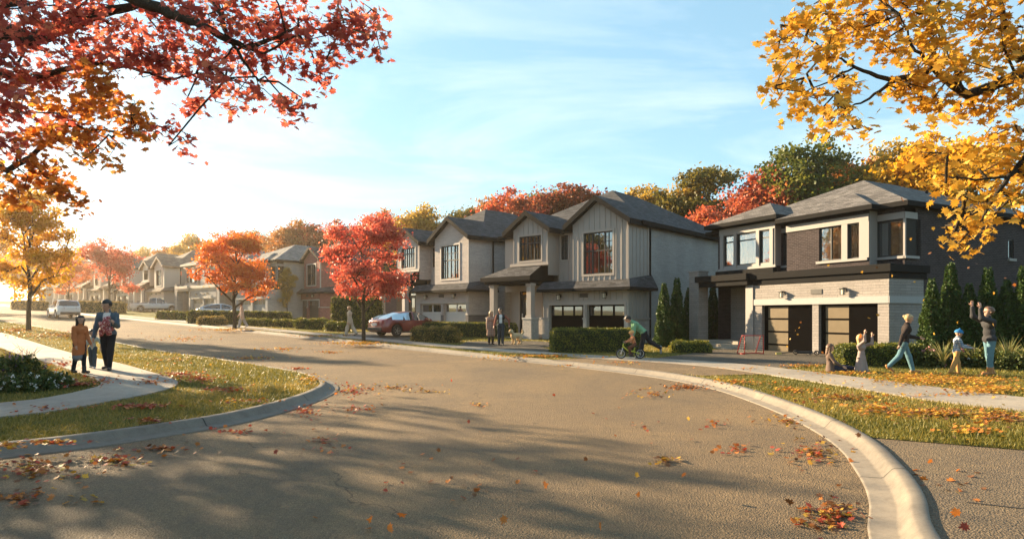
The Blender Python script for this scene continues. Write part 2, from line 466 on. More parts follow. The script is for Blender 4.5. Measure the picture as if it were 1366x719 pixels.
# left footpath with its rounded corner
W_OUT = [(-26, -1.5), (-14, 4.6), (-9.9, 7.6), (-7.96, 9.61), (-7.51, 10.34), (-7.32, 11.35), (-7.2, 12.34), (-7.3, 13.36), (-7.64, 14.14), (-8.13, 14.77), (-9.28, 15.91), (-15.46, 21.92), (-22.83, 29.02), (-30, 35.8), (-60, 63.8), (-130, 129)]
W_IN = [(-27, .6), (-15.2, 6.4), (-10.8, 9.3), (-9.09, 10.98), (-8.74, 11.71), (-8.78, 12.82), (-8.98, 13.5), (-9.62, 14.3), (-11.44, 16.03), (-16.6, 21.0), (-24.3, 28.3), (-31.4, 35.0), (-61.2, 62.6), (-131, 127)]
wo_, wi_ = smooth_line(W_OUT), smooth_line(W_IN)
WALK_L = [tuple(p) for p in wo_] + [tuple(p) for p in wi_[::-1]]
sheet('footpath', WALK_L, .15, M_CONC, depth=.1)
# right pavement
R_N = [(13.5, 2.5), (10.2, 7.6), (8.55, 10.28), (7.9, 11.6), (7.6, 13.4), (7.25, 15.08), (6.85, 16.91), (6.2, 19.0), (5.07, 20.7), (2.67, 23.0), (1.2, 24.5), (-1.06, 26.7), (-3.48, 29.0), (-6.67, 32.0), (-12.3, 37.2), (-18.7, 43.2), (-29.5, 53.2), (-45, 67.8), (-130, 149.5)]
R_F = [(15.2, 3.4), (11.9, 8.6), (10.1, 11.8), (9.5, 13.6), (8.97, 15.8), (7.94, 19.2), (6.92, 21.1), (5.5, 22.6), (2.86, 24.7), (1.15, 26.3), (-1.0, 28.3), (-3.4, 30.6), (-6.6, 33.7), (-12.4, 39.2), (-19.0, 45.4), (-30.6, 56.3), (-46, 70.4), (-131, 152)]
rn_, rf_ = smooth_line(R_N), smooth_line(R_F)
WALK_R = [tuple(p) for p in rn_] + [tuple(p) for p in rf_[::-1]]
sheet('pavement', WALK_R, .15, M_CONC, depth=.1)
# driveways (asphalt), each a sheet a little above the lawn and below the pavement
DRV1 = [(9.4, 28.6), (10.9, 29.9), (14.5, 22.9), (12.1, 22.0), (10.2, 20.3), (8.2, 18.8), (5.2, 22.8), (7.2, 25.4)]
sheet('driveway', DRV1, .136, M_DRIVE)
DRV1B = [(4.9, 16.4), (7.05, 16.9), (6.2, 19.6), (4.9, 21.2), (3.0, 23.2), (1.4, 21.9), (2.6, 20.4), (3.9, 18.3)]
sheet('driveway', DRV1B, .136, M_ASPH)
DRV2 = [(-2.6, 29.3), (1.2, 26.0), (2.0, 27.0), (1.4, 29.5), (4.9, 31.4), (1.2, 34.6), (-2.4, 33.2)]
sheet('driveway', DRV2, .136, M_DRIVE)
DRV3 = [(-10.9, 36.9), (-6.3, 32.5), (-4.2, 36.4), (-3.2, 38.8), (-8.2, 43.6), (-10, 41)]
sheet('driveway', DRV3, .136, M_DRIVE)

# ------------------------------------------------------------------ houses
def front(Y): return lambda u, d, z: (u, Y - d, z)
def right(X): return lambda u, d, z: (X + d, u, z)
def left(X): return lambda u, d, z: (X - d, u, z)
def fbox(mb, f, u0, u1, d0, d1, z0, z1, m=0):
    mb.hexa([f(u0, d1, z0), f(u1, d1, z0), f(u1, d0, z0), f(u0, d0, z0), f(u0, d1, z1), f(u1, d1, z1), f(u1, d0, z1), f(u0, d0, z1)], m)
def panel(mb, f, u0, u1, z0, z1, holes=(), m=0, rev=.16):
    us = sorted({u0, u1, *[h[0] for h in holes], *[h[1] for h in holes]}); zs = sorted({z0, z1, *[h[2] for h in holes], *[h[3] for h in holes]})
    us = [u for u in us if u0 <= u <= u1]; zs = [z for z in zs if z0 <= z <= z1]
    for a, b in zip(us, us[1:]):
        for c, d in zip(zs, zs[1:]):
            if any(h[0] <= (a + b) / 2 <= h[1] and h[2] <= (c + d) / 2 <= h[3] for h in holes): continue
            mb.poly([f(a, 0, c), f(b, 0, c), f(b, 0, d), f(a, 0, d)], m)
    for h in holes:
        a, b, c, d = h[:4]
        mb.poly([f(a, 0, c), f(a, -rev, c), f(a, -rev, d), f(a, 0, d)], m); mb.poly([f(b, 0, c), f(b, -rev, c), f(b, -rev, d), f(b, 0, d)], m)
        mb.poly([f(a, 0, d), f(b, 0, d), f(b, -rev, d), f(a, -rev, d)], m); mb.poly([f(a, 0, c), f(b, 0, c), f(b, -rev, c), f(a, -rev, c)], m)
M_DARKROOM = paint('dark_room', (.02, .018, .016), .9)
M_CURT = paint('curtain', (.48, .45, .41), .9, var=.1)
M_GLASS = glassmat('window_glass', refl=.32, clear=.62)
M_GLASSD = glassmat('dark_glass', refl=.22)
M_BLACK = paint('black_metal', (.018, .018, .019), .45)
M_DFASC = paint('dark_fascia', (.014, .0135, .0135), .8, spec=.06)
M_BULB = paint('lamp_glass', (.55, .5, .4), .3)
def window(root, f, u0, u1, z0, z1, cols=(), rows=(), frame=None, fw=.05, glass=None, curtain=False, sill=None, name='window'):
    frame = frame or M_BLACK; glass = glass or M_GLASS
    mb = MB(); D0, D1 = -.13, -.05
    fbox(mb, f, u0, u0 + fw, D0, D1, z0, z1); fbox(mb, f, u1 - fw, u1, D0, D1, z0, z1)
    fbox(mb, f, u0 + fw, u1 - fw, D0, D1, z0, z0 + fw); fbox(mb, f, u0 + fw, u1 - fw, D0, D1, z1 - fw, z1)
    U0, U1, Z0, Z1 = u0 + fw, u1 - fw, z0 + fw, z1 - fw
    for c in cols:
        w = .03 if c > 0 else .012; c = abs(c); x = U0 + (U1 - U0) * c
        fbox(mb, f, x - w, x + w, D0 + .005, D1 - .005, Z0, Z1)
    for r in rows:
        w = .03 if r > 0 else .012; r = abs(r); z = Z0 + (Z1 - Z0) * r
        fbox(mb, f, U0, U1, D0 + .008, D1 - .008, z - w, z + w)
    if glass is M_GLASS:
        B = -1.1
        mb.poly([f(u0, B, z0), f(u1, B, z0), f(u1, B, z1), f(u0, B, z1)], 1)
        for a in (u0, u1): mb.poly([f(a, D0, z0), f(a, B, z0), f(a, B, z1), f(a, D0, z1)], 1)
        for a in (z0, z1): mb.poly([f(u0, D0, a), f(u1, D0, a), f(u1, B, a), f(u0, B, a)], 1)
    o = mb.build(name, [frame, M_DARKROOM], root)
    pb = MB(); pb.poly([f(U0, -.10, Z0), f(U1, -.10, Z0), f(U1, -.10, Z1), f(U0, -.10, Z1)]); pb.build('pane', glass, o)
    if sill is not None:
        sb = MB(); fbox(sb, f, u0 - .07, u1 + .07, -.06, .09, z0 - .12, z0 - .002); sb.build('sill', sill, o)
    if curtain:
        W = U1 - U0
        for a, b in ((U0, U0 + .33 * W), (U1 - .33 * W, U1)):
            cb = MB(); n = 14
            for i in range(n):
                ua, ub = a + (b - a) * i / n, a + (b - a) * (i + 1) / n
                da, db = -.32 + .04 * math.sin(i * 1.9), -.32 + .04 * math.sin((i + 1) * 1.9)
                cb.poly([f(ua, da, Z0), f(ub, db, Z0), f(ub, db, Z1), f(ua, da, Z1)])
            cb.build('curtain', M_CURT, o, True)
    return o
def garage_door(root, f, u0, u1, z0, z1, mat, lights=0, glass=None, style='panel', d=-.18):
    mb = MB()
    if style == 'half':      # left part of frosted panes between dark bars, right part flat
        us = u0 + (u1 - u0) * .49
        fbox(mb, f, us, u1, d - .04, d, z0, z1)
        fbox(mb, f, u0, u0 + .22, d - .04, d, z0, z1)
        n = 4; hh = (z1 - z0 - .08) / n
        for i in range(n + 1): fbox(mb, f, u0 + .22, us, d - .04, d, z0 + .0 + i * hh, z0 + .08 + i * hh)
        o = mb.build('garage_door', mat, root)
        for i in range(n):
            pb = MB(); fbox(pb, f, u0 + .22, us, d - .035, d - .012, z0 + .08 + i * hh, z0 + (i + 1) * hh); pb.build('pane', glass, o)
        return o
    n = 4; hh = (z1 - z0) / n
    for i in range(n):
        if lights and i == n - 1: break
        fbox(mb, f, u0, u1, d - .04, d, z0 + i * hh + .006, z0 + (i + 1) * hh - .006)
        if style == 'panel' and not lights:
            k = 4; w = (u1 - u0) / k
            for j in range(k): fbox(mb, f, u0 + j * w + .07, u0 + (j + 1) * w - .07, d, d + .012, z0 + i * hh + .08, z0 + (i + 1) * hh - .08)
    fbox(mb, f, u0, u1, d - .045, d - .041, z0, z1)
    if lights:
        za = z0 + (n - 1) * hh
        fbox(mb, f, u0, u1, d - .04, d, za + .006, za + .08); fbox(mb, f, u0, u1, d - .04, d, z1 - .08, z1)
        w = (u1 - u0) / lights
        for j in range(lights + 1):
            c = u0 + j * w; fbox(mb, f, max(u0, c - .05), min(u1, c + .05), d - .04, d, za + .08, z1 - .08)
    o = mb.build('garage_door', mat, root)
    if lights:
        for j in range(lights):
            pb = MB(); fbox(pb, f, u0 + j * w + .05, u0 + (j + 1) * w - .05, d - .03, d - .02, za + .08, z1 - .08); pb.build('pane', glass or M_GLASSD, o)
    return o
def wall_lamp(root, f, u, z):
    mb = MB(); fbox(mb, f, u - .06, u + .06, 0, .03, z - .05, z + .12); fbox(mb, f, u - .02, u + .02, .03, .2, z + .10, z + .13)
    fbox(mb, f, u - .10, u + .10, .10, .30, z + .06, z + .10); fbox(mb, f, u - .07, u + .07, .13, .27, z - .19, z - .165)
    for a in (-.07, .06):
        for b in (.13, .26): fbox(mb, f, u + a, u + a + .012, b, b + .012, z - .165, z + .06)
    o = mb.build('wall_lamp', M_BLACK, root)
    gb = MB(); fbox(gb, f, u - .055, u + .055, .145, .255, z - .164, z + .058); gb.build('lamp_glass', M_BULB, o)
def plaque(root, f, u, z, w=.5, h=.2):
    mb = MB(); fbox(mb, f, u - w / 2, u + w / 2, 0, .03, z - h / 2, z + h / 2); mb.build('address_plaque', paint('plaque', (.045, .043, .04), .5), root)
def front_door(root, f, u0, u1, z0, z1, mat=None, light=True):
    mat = mat or paint('door_black', (.028, .026, .025), .4)
    mb = MB()
    fbox(mb, f, u0, u0 + .07, -.14, .0, z0, z1); fbox(mb, f, u1 - .07, u1, -.14, .0, z0, z1); fbox(mb, f, u0 + .07, u1 - .07, -.14, 0, z1 - .07, z1)
    top = min(z1 - .07, z0 + 2.35)
    fbox(mb, f, u0 + .07, u1 - .07, -.14, -.02, top - .06, top)
    fbox(mb, f, u0 + .07, u1 - .07, -.12, -.08, z0, z0 + .55); a, b = u0 + .07, u1 - .07; w = (b - a)
    fbox(mb, f, a, a + w * .28, -.12, -.08, z0 + .55, top - .06); fbox(mb, f, b - w * .28, b, -.12, -.08, z0 + .55, top - .06); fbox(mb, f, a + w * .28, b - w * .28, -.12, -.08, top - .2, top - .06)
    o = mb.build('front_door', mat, root)
    pb = MB(); fbox(pb, f, a + w * .28, b - w * .28, -.11, -.095, z0 + .55, top - .2)
    if top < z1 - .1: fbox(pb, f, a, b, -.11, -.095, top, z1 - .07)
    pb.build('pane', M_GLASSD, o)
    hb = MB(); fbox(hb, f, a + .06, a + .10, -.08, -.02, z0 + .9, z0 + 1.25); hb.build('handle', paint('steel', (.5, .5, .5), .3, 1), o)
    return o
def hip(mb, x0, x1, y0, y1, z, pitch, m=0, mf=1, fh=.2, open_back=False):
    """hip roof over a rectangle with fascia ring and soffit; ridge along the longer side"""
    w, d = x1 - x0, y1 - y0
    h = min(w, d) / 2
    zr = z + h * pitch
    if w < d: ra, rb = (x0 + h, y0 + h, zr), (x0 + h, y1 - h, zr)
    else: ra, rb = (x0 + h, y0 + h, zr), (x1 - h, y0 + h, zr)
    a, b, c, e = (x0, y0, z), (x1, y0, z), (x1, y1, z), (x0, y1, z)
    if w < d:
        mb.poly([a, b, ra], m); mb.poly([b, c, rb, ra], m); mb.poly([c, e, rb], m); mb.poly([e, a, ra, rb], m)
    else:
        mb.poly([a, b, rb, ra], m); mb.poly([b, c, rb], m); mb.poly([c, e, ra, rb], m); mb.poly([e, a, ra], m)
    for p, q in ((a, b), (b, c), (c, e), (e, a)):
        mb.poly([(p[0], p[1], z - fh), (q[0], q[1], z - fh), (q[0], q[1], z + .0), (p[0], p[1], z + .0)], mf)
    mb.poly([(x0, y0, z - fh), (x1, y0, z - fh), (x1, y1, z - fh), (x0, y1, z - fh)], mf)
    return zr
def gable(mb, x0, x1, y0, y1, zE, zP, m=0, mf=1, th=.22):
    """gable roof, ridge along y, eaves at x0 and x1; dark rake boards on the front edge"""
    xm = (x0 + x1) / 2
    for xa in (x0, x1):
        A, B = (xa, zE), (xm, zP)
        mb.poly([(A[0], y0, A[1]), (B[0], y0, B[1]), (B[0], y1, B[1]), (A[0], y1, A[1])], m)
        mb.poly([(A[0], y0 + .02, A[1] - th), (B[0], y0 + .02, B[1] - th), (B[0], y1, B[1] - th), (A[0], y1, A[1] - th)], mf)
        mb.poly([(A[0], y0, A[1] - th - .06), (B[0], y0, B[1] - th - .06), (B[0], y0, B[1]), (A[0], y0, A[1])], mf)
        mb.poly([(A[0], y0 + .05, A[1] - th - .06), (B[0], y0 + .05, B[1] - th - .06), (B[0], y0, B[1] - th - .06), (A[0], y0, A[1] - th - .06)], mf)
        mb.poly([(A[0], y0, A[1] - th - .06), (A[0], y1, A[1] - th), (A[0], y1, A[1]), (A[0], y0, A[1])], mf)
def gable_wall(mb, xa, xb, y, z0, roofx0, roofx1, zE, zP, m=0, drop=.24):
    """front wall triangle up under the roof planes"""
    xm = (roofx0 + roofx1) / 2
    def zr(x): return zE + (zP - zE) * (1 - abs(x - xm) / (xm - roofx0)) - drop
    mb.poly([(xa, y, z0), (xb, y, z0), (xb, y, zr(xb)), (xm, y, zr(xm)), (xa, y, zr(xa))], m)
    return zr
def battens(mb, f, u0, u1, z0, ztop, holes, m, step=.31, w=.022):
    n = max(2, int((u1 - u0) / step)); s = (u1 - u0) / n
    for i in range(n + 1):
        u = u0 + i * s
        zt = ztop(u) if callable(ztop) else ztop
        segs = [(z0, zt)]
        for h in holes:
            if h[0] - .1 < u < h[1] + .1:
                segs = [q for a, b in segs for q in ((a, min(b, h[2] - .1)), (max(a, h[3] + .1), b)) if q[1] - q[0] > .05]
        for a, b in segs: fbox(mb, f, u - w, u + w, 0, .028, a, b, m)
def trim(mb, f, h, m, w=.11, d=.035):
    u0, u1, z0, z1 = h
    fbox(mb, f, u0 - w, u0, -.01, d, z0 - w, z1 + w, m); fbox(mb, f, u1, u1 + w, -.01, d, z0 - w, z1 + w, m)
    fbox(mb, f, u0, u1, -.01, d, z1, z1 + w, m); fbox(mb, f, u0, u1, -.01, d, z0 - w, z0, m)

def house_root(name, label, px, Z, th, gz, group=None, k=1.0):
    r = thing(name, label, 'house', ((px - CX) / F * Z * k, Z * k, EYE + (gz - EYE) * k), R(th - 90), group)
    r.scale = (k, k, k); return r

def gable_house(px, Z, th, gz, label, m, full=True, boards=True, back=13.0, door_lights=0, group=None, k=1.0):
    r = house_root('detached_house', label, px, Z, th, gz, group, k)
    W0, W1, ST = m['front'], m['side'], m['stone']
    TR, RF, FA = m['trim'], m['roof'], m['fascia']
    f0, f1, f15 = front(0), front(1.0), front(1.5)
    gdz = 2.16
    d1, d2 = (-4.85, -2.62), (-2.40, -.20)
    # ground floor garage front
    w = MB(); holes = [(d1[0], d1[1], -.3, gdz), (d2[0], d2[1], -.3, gdz)]
    panel(w, f0, -5.3, 0, -.4, 3.05, holes, 0, .2)
    if boards: battens(w, f0, -5.25, -.03, 1.5, 2.95, [(-5.0, -.05, -1, 2.3)], 0); battens(w, right(0), .05, 1.85, 1.5, 2.9, [], 0)
    panel(w, right(0), 0, 1.9, -.4, 6.15, [], 0)
    panel(w, left(-5.3), 0, 1.5, -.4, 3.05, [], 0)
    # upper walls
    wr = (-2.62, -.88, 3.72, 5.82)
    panel(w, f0, -3.3, 0, 3.2, 5.95, [wr], 0)
    zr = gable_wall(w, -3.3, 0, 0, 5.95, -3.72, .3, 6.28, 7.62, 0)
    if boards: battens(w, f0, -3.27, -.03, 3.3, lambda u: zr(u) - .01, [wr], 0); battens(w, right(0), .05, 1.85, 3.6, 6.0, [], 0)
    trim(w, f0, wr, 1)
    panel(w, left(-3.3), 0, 1.0, 3.2, 6.2, [], 0)
    ws = (-4.82, -4.34, 4.66, 5.98)
    panel(w, f1, -5.0, -3.3, 3.0, 6.3, [ws], 0); trim(w, f1, ws, 1, .09)
    if boards: battens(w, f1, -4.97, -3.35, 3.4, 6.2, [ws], 0)
    wl = (-6.98, -5.42, 4.64, 6.0)
    panel(w, f0, -7.42, -4.95, 4.3, 6.02, [wl], 0); zl = gable_wall(w, -7.42, -4.95, 0, 6.02, -8.0, -4.6, 6.28, 7.36, 0)
    panel(w, right(-4.95), 0, 1.0, 3.8, 6.2, [], 0); panel(w, left(-7.42), 0, 1.0, 3.8, 6.2, [], 0)
    if boards: battens(w, f0, -7.39, -4.98, 4.5, lambda u: zl(u) - .01, [wl], 0)
    trim(w, f0, wl, 1, .09)
    fbox(w, f0, -7.6, -4.85, 0, .12, 4.34, 4.5, 1)
    panel(w, front(1.02), -9.0, -7.3, 3.0, 6.2, [], 0)
    # entry wall and body
    dz = .48
    dr = (-8.25, -7.3, dz, 3.2); sl_ = (-6.55, -6.1, dz + .5, 3.2)
    panel(w, f15, -9.0, -5.3, -.4, 3.9, [dr, sl_], 0)
    trim(w, f15, dr, 1, .12); trim(w, f15, sl_, 1, .08)
    panel(w, right(0), 1.9, back, -.4, 6.25, [], 2); panel(w, left(-9.0), 1.0, back, -.4, 6.25, [], 2); panel(w, front(back), -9, 0, -.4, 6.25, [], 2)
    # dark return on the brick side, plinths and corner boards
    fbox(w, right(0), 0.0, 1.95, 0, .05, -.4, 1.42, 3); fbox(w, right(0), -.0, 1.98, .05, .09, 1.42, 1.5, 1)
    fbox(w, right(0), 1.82, 1.94, .0, .04, 1.5, 6.05, 1); fbox(w, right(0), -.03, .1, .0, .035, 3.3, 6.0, 1)
    for a, b in ((-5.32, -4.85), (d1[1], d2[0]), (-.2, .05)):
        fbox(w, f0, a, b, 0, .06, -.4, 1.42, 3); fbox(w, f0, a - .02, b + .02, .06, .1, 1.42, 1.5, 1)
    fbox(w, f0, d1[0] - .1, d2[1] + .1, 0, .04, gdz, gdz + .13, 1)
    for u in (d1[0] - .1, d1[1], d2[0] - .1 + .1, d2[1]): fbox(w, f0, u, u + .1 if u != d2[0] else u - .0, 0, .035, 1.5, gdz, 1)
    w.build('wall', [W0, TR, W1, ST], r)
    # openings
    for a, b in (d1, d2): garage_door(r, f0, a, b, -.3, gdz, m['garage'], door_lights or 3, M_GLASSD)
    window(r, f0, *wr, cols=(.27, .73, -.135, -.5, -.865), rows=(.56, -.78), curtain=True)
    window(r, f1, *ws, cols=(-.5,), rows=(-.5, -.75))
    window(r, f0, *wl, cols=(.33, .67, -.165, -.5, -.835), rows=(.72, -.0), curtain=True)
    front_door(r, f15, *dr); window(r, f15, *sl_, cols=(), rows=(.2,), glass=M_GLASSD)
    wall_lamp(r, f0, -4.1, 2.62); wall_lamp(r, f0, -1.25, 2.66); wall_lamp(r, f15, -5.75, 2.2); plaque(r, f0, -2.62, 2.64)
    # roofs
    ro = MB()
    hip(ro, -9.35, .4, .75, back + .4, 6.3, .58)
    gable(ro, -3.72, .3, -.35, 4.5, 6.30, 7.64); gable(ro, -8.0, -4.6, -.35, 4.5, 6.30, 7.38)
    o = ro.build('roof', [RF, FA], r)
    sb = MB(); sb.tube([(-6.2, 7, 7.6), (-6.2, 7, 8.9)], .06); sb.build('vent_pipe', M_DFASC, o)
    # pent roof over the garage, wrapping the corner
    pr = MB()
    pr.poly([(-5.32, -.55, 3.0), (.42, -.55, 3.0), (.05, .02, 3.42), (-5.32, .02, 3.42)], 0)
    pr.poly([(-5.32, -.55, 2.86), (.42, -.55, 2.86), (.42, .0, 2.86), (-5.32, .0, 2.86)], 1)
    pr.poly([(-5.32, -.55, 2.86), (.42, -.55, 2.86), (.42, -.55, 3.0), (-5.32, -.55, 3.0)], 1)
    pr.poly([(-5.32, -.55, 2.86), (-5.32, .0, 2.86), (-5.32, .02, 3.42), (-5.32, -.55, 3.0)], 1)
    pr.poly([(.42, -.55, 3.0), (.42, 2.2, 3.0), (.05, 2.2, 3.7), (.05, .02, 3.42)], 0)
    pr.poly([(.42, -.55, 2.86), (.42, 2.2, 2.86), (.42, 2.2, 3.0), (.42, -.55, 3.0)], 1)
    pr.poly([(.04, 0, 2.86), (.42, 0, 2.86), (.42, 2.2, 2.86), (.04, 2.2, 2.86)], 1)
    pr.poly([(.04, 2.2, 2.86), (.42, 2.2, 2.86), (.42, 2.2, 3.0), (.05, 2.2, 3.7)], 1)
    pr.build('pent_roof', [RF, FA], r)
    # porch
    po = MB()
    a, b, c, e = (-9.0, -1.05, 3.66), (-5.36, -1.05, 3.66), (-5.36, .98, 4.42), (-9.0, .98, 4.42)
    po.poly([(-9.0, -1.05, 3.74), (-5.36, -1.05, 3.74), (-5.36, 0.0, 4.36), (-7.7, 0.0, 4.36)], 0)
    po.poly([(-9.0, -1.05, 3.74), (-7.7, 0, 4.36), (-7.7, 1.0, 4.36), (-9.0, 1.0, 3.74)], 0)
    po.poly([(-5.36, -1.05, 3.74), (-5.36, .98, 3.74), (-5.36, .98, 4.5), (-5.36, 0, 4.36)], 1)
    po.box(-9.02, -5.34, -1.07, .98, 3.5, 3.74, 1)
    po.box(-8.8, -5.5, -.95, 1.45, 3.34, 3.5, 1)
    po.build('porch_roof', [RF, FA], r)
    for cx in (-8.35, -5.62):
        c_ = MB(); c_.box(cx - .16, cx + .16, -.82, -.5, 1.5, 3.36, 0); c_.box(cx - .20, cx + .20, -.86, -.46, 1.5, 1.62, 0); c_.box(cx - .20, cx + .20, -.86, -.46, 3.2, 3.34, 0)
        c_.box(cx - .31, cx + .31, -.97, -.35, -.4, 1.42, 1); c_.box(cx - .34, cx + .34, -1.0, -.32, 1.42, 1.5, 2)
        c_.build('porch_column', [TR, ST, m['cap']], r, bevel=.012)
    lw = MB(); lw.box(-5.9, -5.32, .2, .5, -.4, 1.42, 0); lw.box(-5.92, -5.31, .18, .52, 1.42, 1.5, 1); lw.build('pier', [ST, m['cap']], r)
    lw = MB(); lw.box(-7.1, -6.75, 1.0, 1.48, -.4, 1.42, 0); lw.box(-7.12, -6.73, .98, 1.5, 1.42, 1.5, 1); lw.build('pier', [ST, m['cap']], r)
    st = MB(); st.box(-8.9, -5.4, -.9, 1.49, -.4, .45); st.box(-8.6, -6.0, -1.35, -.9, -.4, .28); st.box(-8.6, -6.0, -1.75, -1.35, -.4, .10)
    st.build('porch_steps', M_CONC, r, bevel=.02)
    for pts in ([(-3.42, .95, 6.1), (-3.42, .93, 3.4)], [(.06, 2.05, 6.1), (.06, 2.05, .1)]): dp = MB(); dp.tube(pts, .045, 6); dp.build('downspout', M_DFASC, r)
    return r

def hip_house(px, Z, th, gz, label, m, back=14.0, style='half', group=None, sc=1.0):
    r = house_root('detached_house', label, px, Z, th, gz, group, sc)
    ST, BR, TR, RF, FA, BM = m['stone'], m['brick'], m['trim'], m['roof'], m['fascia'], m['beam']
    f0, fu, fm, fb, fp = front(0), front(1.04), front(.5), front(.6), front(2.0)
    w = MB()
    d1, d2 = (-6.35, -3.52), (-3.20, -.47)
    holes = [(d1[0], d1[1], -.45, 2.12), (d2[0], d2[1], -.45, 2.12)]
    panel(w, f0, -6.82, 0, -.5, 3.14, holes, 0, .25)
    panel(w, right(0), 0, 2.34, -.5, 3.14, [], 0); panel(w, left(-6.82), 0, 2.0, -.5, 3.14, [], 0)
    fbox(w, f0, -6.82, .03, 0, .05, 2.13, 2.42, 2); fbox(w, right(0), -.05, 2.36, 0, .05, 2.13, 2.42, 2)
    # dark brick body
    sw = (9.0, 9.5, 4.3, 5.2)
    panel(w, right(0), 2.34, back, -.5, 6.15, [sw], 1); panel(w, right(0), 1.8, 2.34, 3.14, 6.15, [], 1)
    panel(w, right(0), 1.04, 1.8, 3.14, 4.06, [], 1)
    panel(w, front(back), -10.3, 0, -.5, 6.2, [], 1); panel(w, left(-10.3), 1.04, back, -.5, 6.2, [], 1)
    cwin = (-1.2, 0, 4.1, 5.62)
    rec = (-6.0, -5.38, 4.1, 5.72)
    panel(w, fu, -10.3, 0, 3.14, 6.2, [cwin, rec], 1)
    # pale bands: corner window head and cill, wrapping
    fbox(w, fu, -1.2, .04, 0, .05, 5.63, 5.9, 3); fbox(w, right(0), .99, 1.84, 0, .05, 5.63, 5.9, 3)
    fbox(w, fu, -1.25, .07, 0, .1, 3.98, 4.09, 3); fbox(w, right(0), .94, 1.9, 0, .1, 3.98, 4.09, 3)
    fbox(w, fu, -.05, .03, -.05, .03, 4.09, 5.63, 3)
    fbox(w, fu, -6.05, -5.36, 0, .04, 5.72, 5.94, 3); fbox(w, fu, -6.05, -5.3, 0, .08, 3.99, 4.09, 3)
    # middle box
    mw1, mw2 = (-3.55, -2.42, 4.1, 5.62), (-2.12, -1.6, 4.1, 5.62)
    panel(w, fm, -5.3, -1.15, 3.14, 6.1, [mw1, mw2], 1); panel(w, right(-1.15), .5, 1.04, 3.14, 6.1, [], 3); panel(w, left(-5.3), .5, 1.04, 3.14, 6.1, [], 1)
    fbox(w, fm, -5.3, -1.16, 0, .06, 5.63, 5.95, 3); fbox(w, fm, -3.65, -1.2, 0, .1, 3.98, 4.09, 3)
    fbox(w, fm, -1.58, -1.14, 0, .06, 4.09, 5.63, 3); fbox(w, fm, -2.41, -2.13, 0, .05, 4.09, 5.63, 3)
    # left bay in pale trim
    bws = [(-9.45, -8.75, 4.28, 5.92), (-8.55, -7.25, 4.28, 5.92), (-7.05, -6.4, 4.28, 5.92)]
    panel(w, fb, -9.7, -6.08, 4.1, 6.3, bws, 3); panel(w, right(-6.08), .6, 1.04, 4.1, 6.3, [], 3); panel(w, left(-9.7), .6, 1.04, 4.1, 6.3, [], 3)
    panel(w, fb, -9.7, -6.08, 3.14, 4.1, [], 1); panel(w, right(-6.08), .6, 1.04, 3.14, 4.1, [], 1)
    fbox(w, fb, -9.85, -5.98, 0, .1, 4.02, 4.14, 3)
    fbox(w, fb, -9.75, -6.05, 0, .04, 5.95, 6.3, 3)
    for u in (-9.7, -8.73, -7.23, -6.38): fbox(w, fb, u, u + (.2 if u > -9.6 else .23), 0, .045, 4.14, 5.95, 3)
    # entry
    dr = (-9.0, -7.75, .3, 2.95)
    panel(w, fp, -10.3, -6.82, -.5, 3.2, [dr], 0)
    w.build('wall', [ST, BR, BM, TR], r)
    for a, b in (d1, d2): garage_door(r, f0, a, b, -.45, 2.12, m['garage'], 0 if style == 'half' else 3, m['frost'], style)
    window(r, fu, *cwin, cols=(.42,), rows=(), fw=.06, curtain=True)
    cs = MB(); fs = right(0); fbox(cs, fs, 1.06, 1.78, -.1, -.06, 4.1, 4.16); fbox(cs, fs, 1.06, 1.78, -.1, -.06, 5.56, 5.62); fbox(cs, fs, 1.70, 1.80, -.1, -.05, 4.1, 5.62)
    o = cs.build('window', M_BLACK, r); pb = MB(); pb.poly([fs(1.06, -.08, 4.16), fs(1.7, -.08, 4.16), fs(1.7, -.08, 5.56), fs(1.06, -.08, 5.56)]); pb.build('pane', M_GLASSD, o)
    window(r, fu, *rec, fw=.09)
    window(r, fm, *mw1, cols=(.5,), curtain=True); window(r, fm, *mw2, curtain=True)
    for k, h in enumerate(bws): window(r, fb, *h, rows=(.8,), curtain=k == 1)
    window(r, fs, *sw, glass=M_GLASSD, sill=TR)
    front_door(r, fp, *dr)
    wall_lamp(r, f0, -5.05, 2.66); wall_lamp(r, f0, -1.9, 2.7); plaque(r, f0, -3.3, 2.7, .56, .22)
    # canopy
    c = MB()
    c.box(-6.96, .16, -.16, 2.0, 3.4, 3.72); c.box(-6.9, .05, -.05, 2.0, 3.14, 3.4)
    c.box(.05, .16, 2.0, 2.55, 3.4, 3.72); c.box(0.004, .05, 2.0, 2.5, 3.14, 3.4)
    c.box(-10.6, -6.96, -.42, 2.0, 3.42, 3.75); c.box(-10.4, -7.0, -.3, 1.98, 3.16, 3.42)
    c.box(-9.85, -6.0, .38, .62, 3.75, 4.01)
    c.build('canopy', FA, r, bevel=.015)
    p = MB(); p.box(-7.34, -6.86, -.06, .32, -.5, 3.15); p.build('porch_column', TR, r, bevel=.012)
    p = MB(); p.box(-11.26, -10.52, -.2, .5, -.5, 4.03); p.box(-11.3, -10.48, -.24, .54, 4.03, 4.1); p.build('stone_pillar', ST, r)
    s = MB(); s.box(-10.3, -7.35, -.1, 1.98, -.5, .28); s.box(-10.2, -7.4, -.55, -.1, -.5, .12); s.box(-10.2, -7.4, -.95, -.55, -.5, -.03); s.build('porch_steps', M_CONC, r, bevel=.02)
    pl = MB(); pl.box(-7.42, -7.12, -.5, -.2, -.5, .32); pl.build('planter_box', paint('planter', (.12, .12, .12), .6), r)
    ro = MB()
    hip(ro, -10.9, .35, .66, back + .4, 6.3, .43)
    hip(ro, -5.65, -.78, .08, 5.2, 6.27, .44)
    hip(ro, -10.45, -5.62, .12, 5.2, 6.56, .46)
    o = ro.build('roof', [RF, FA], r)
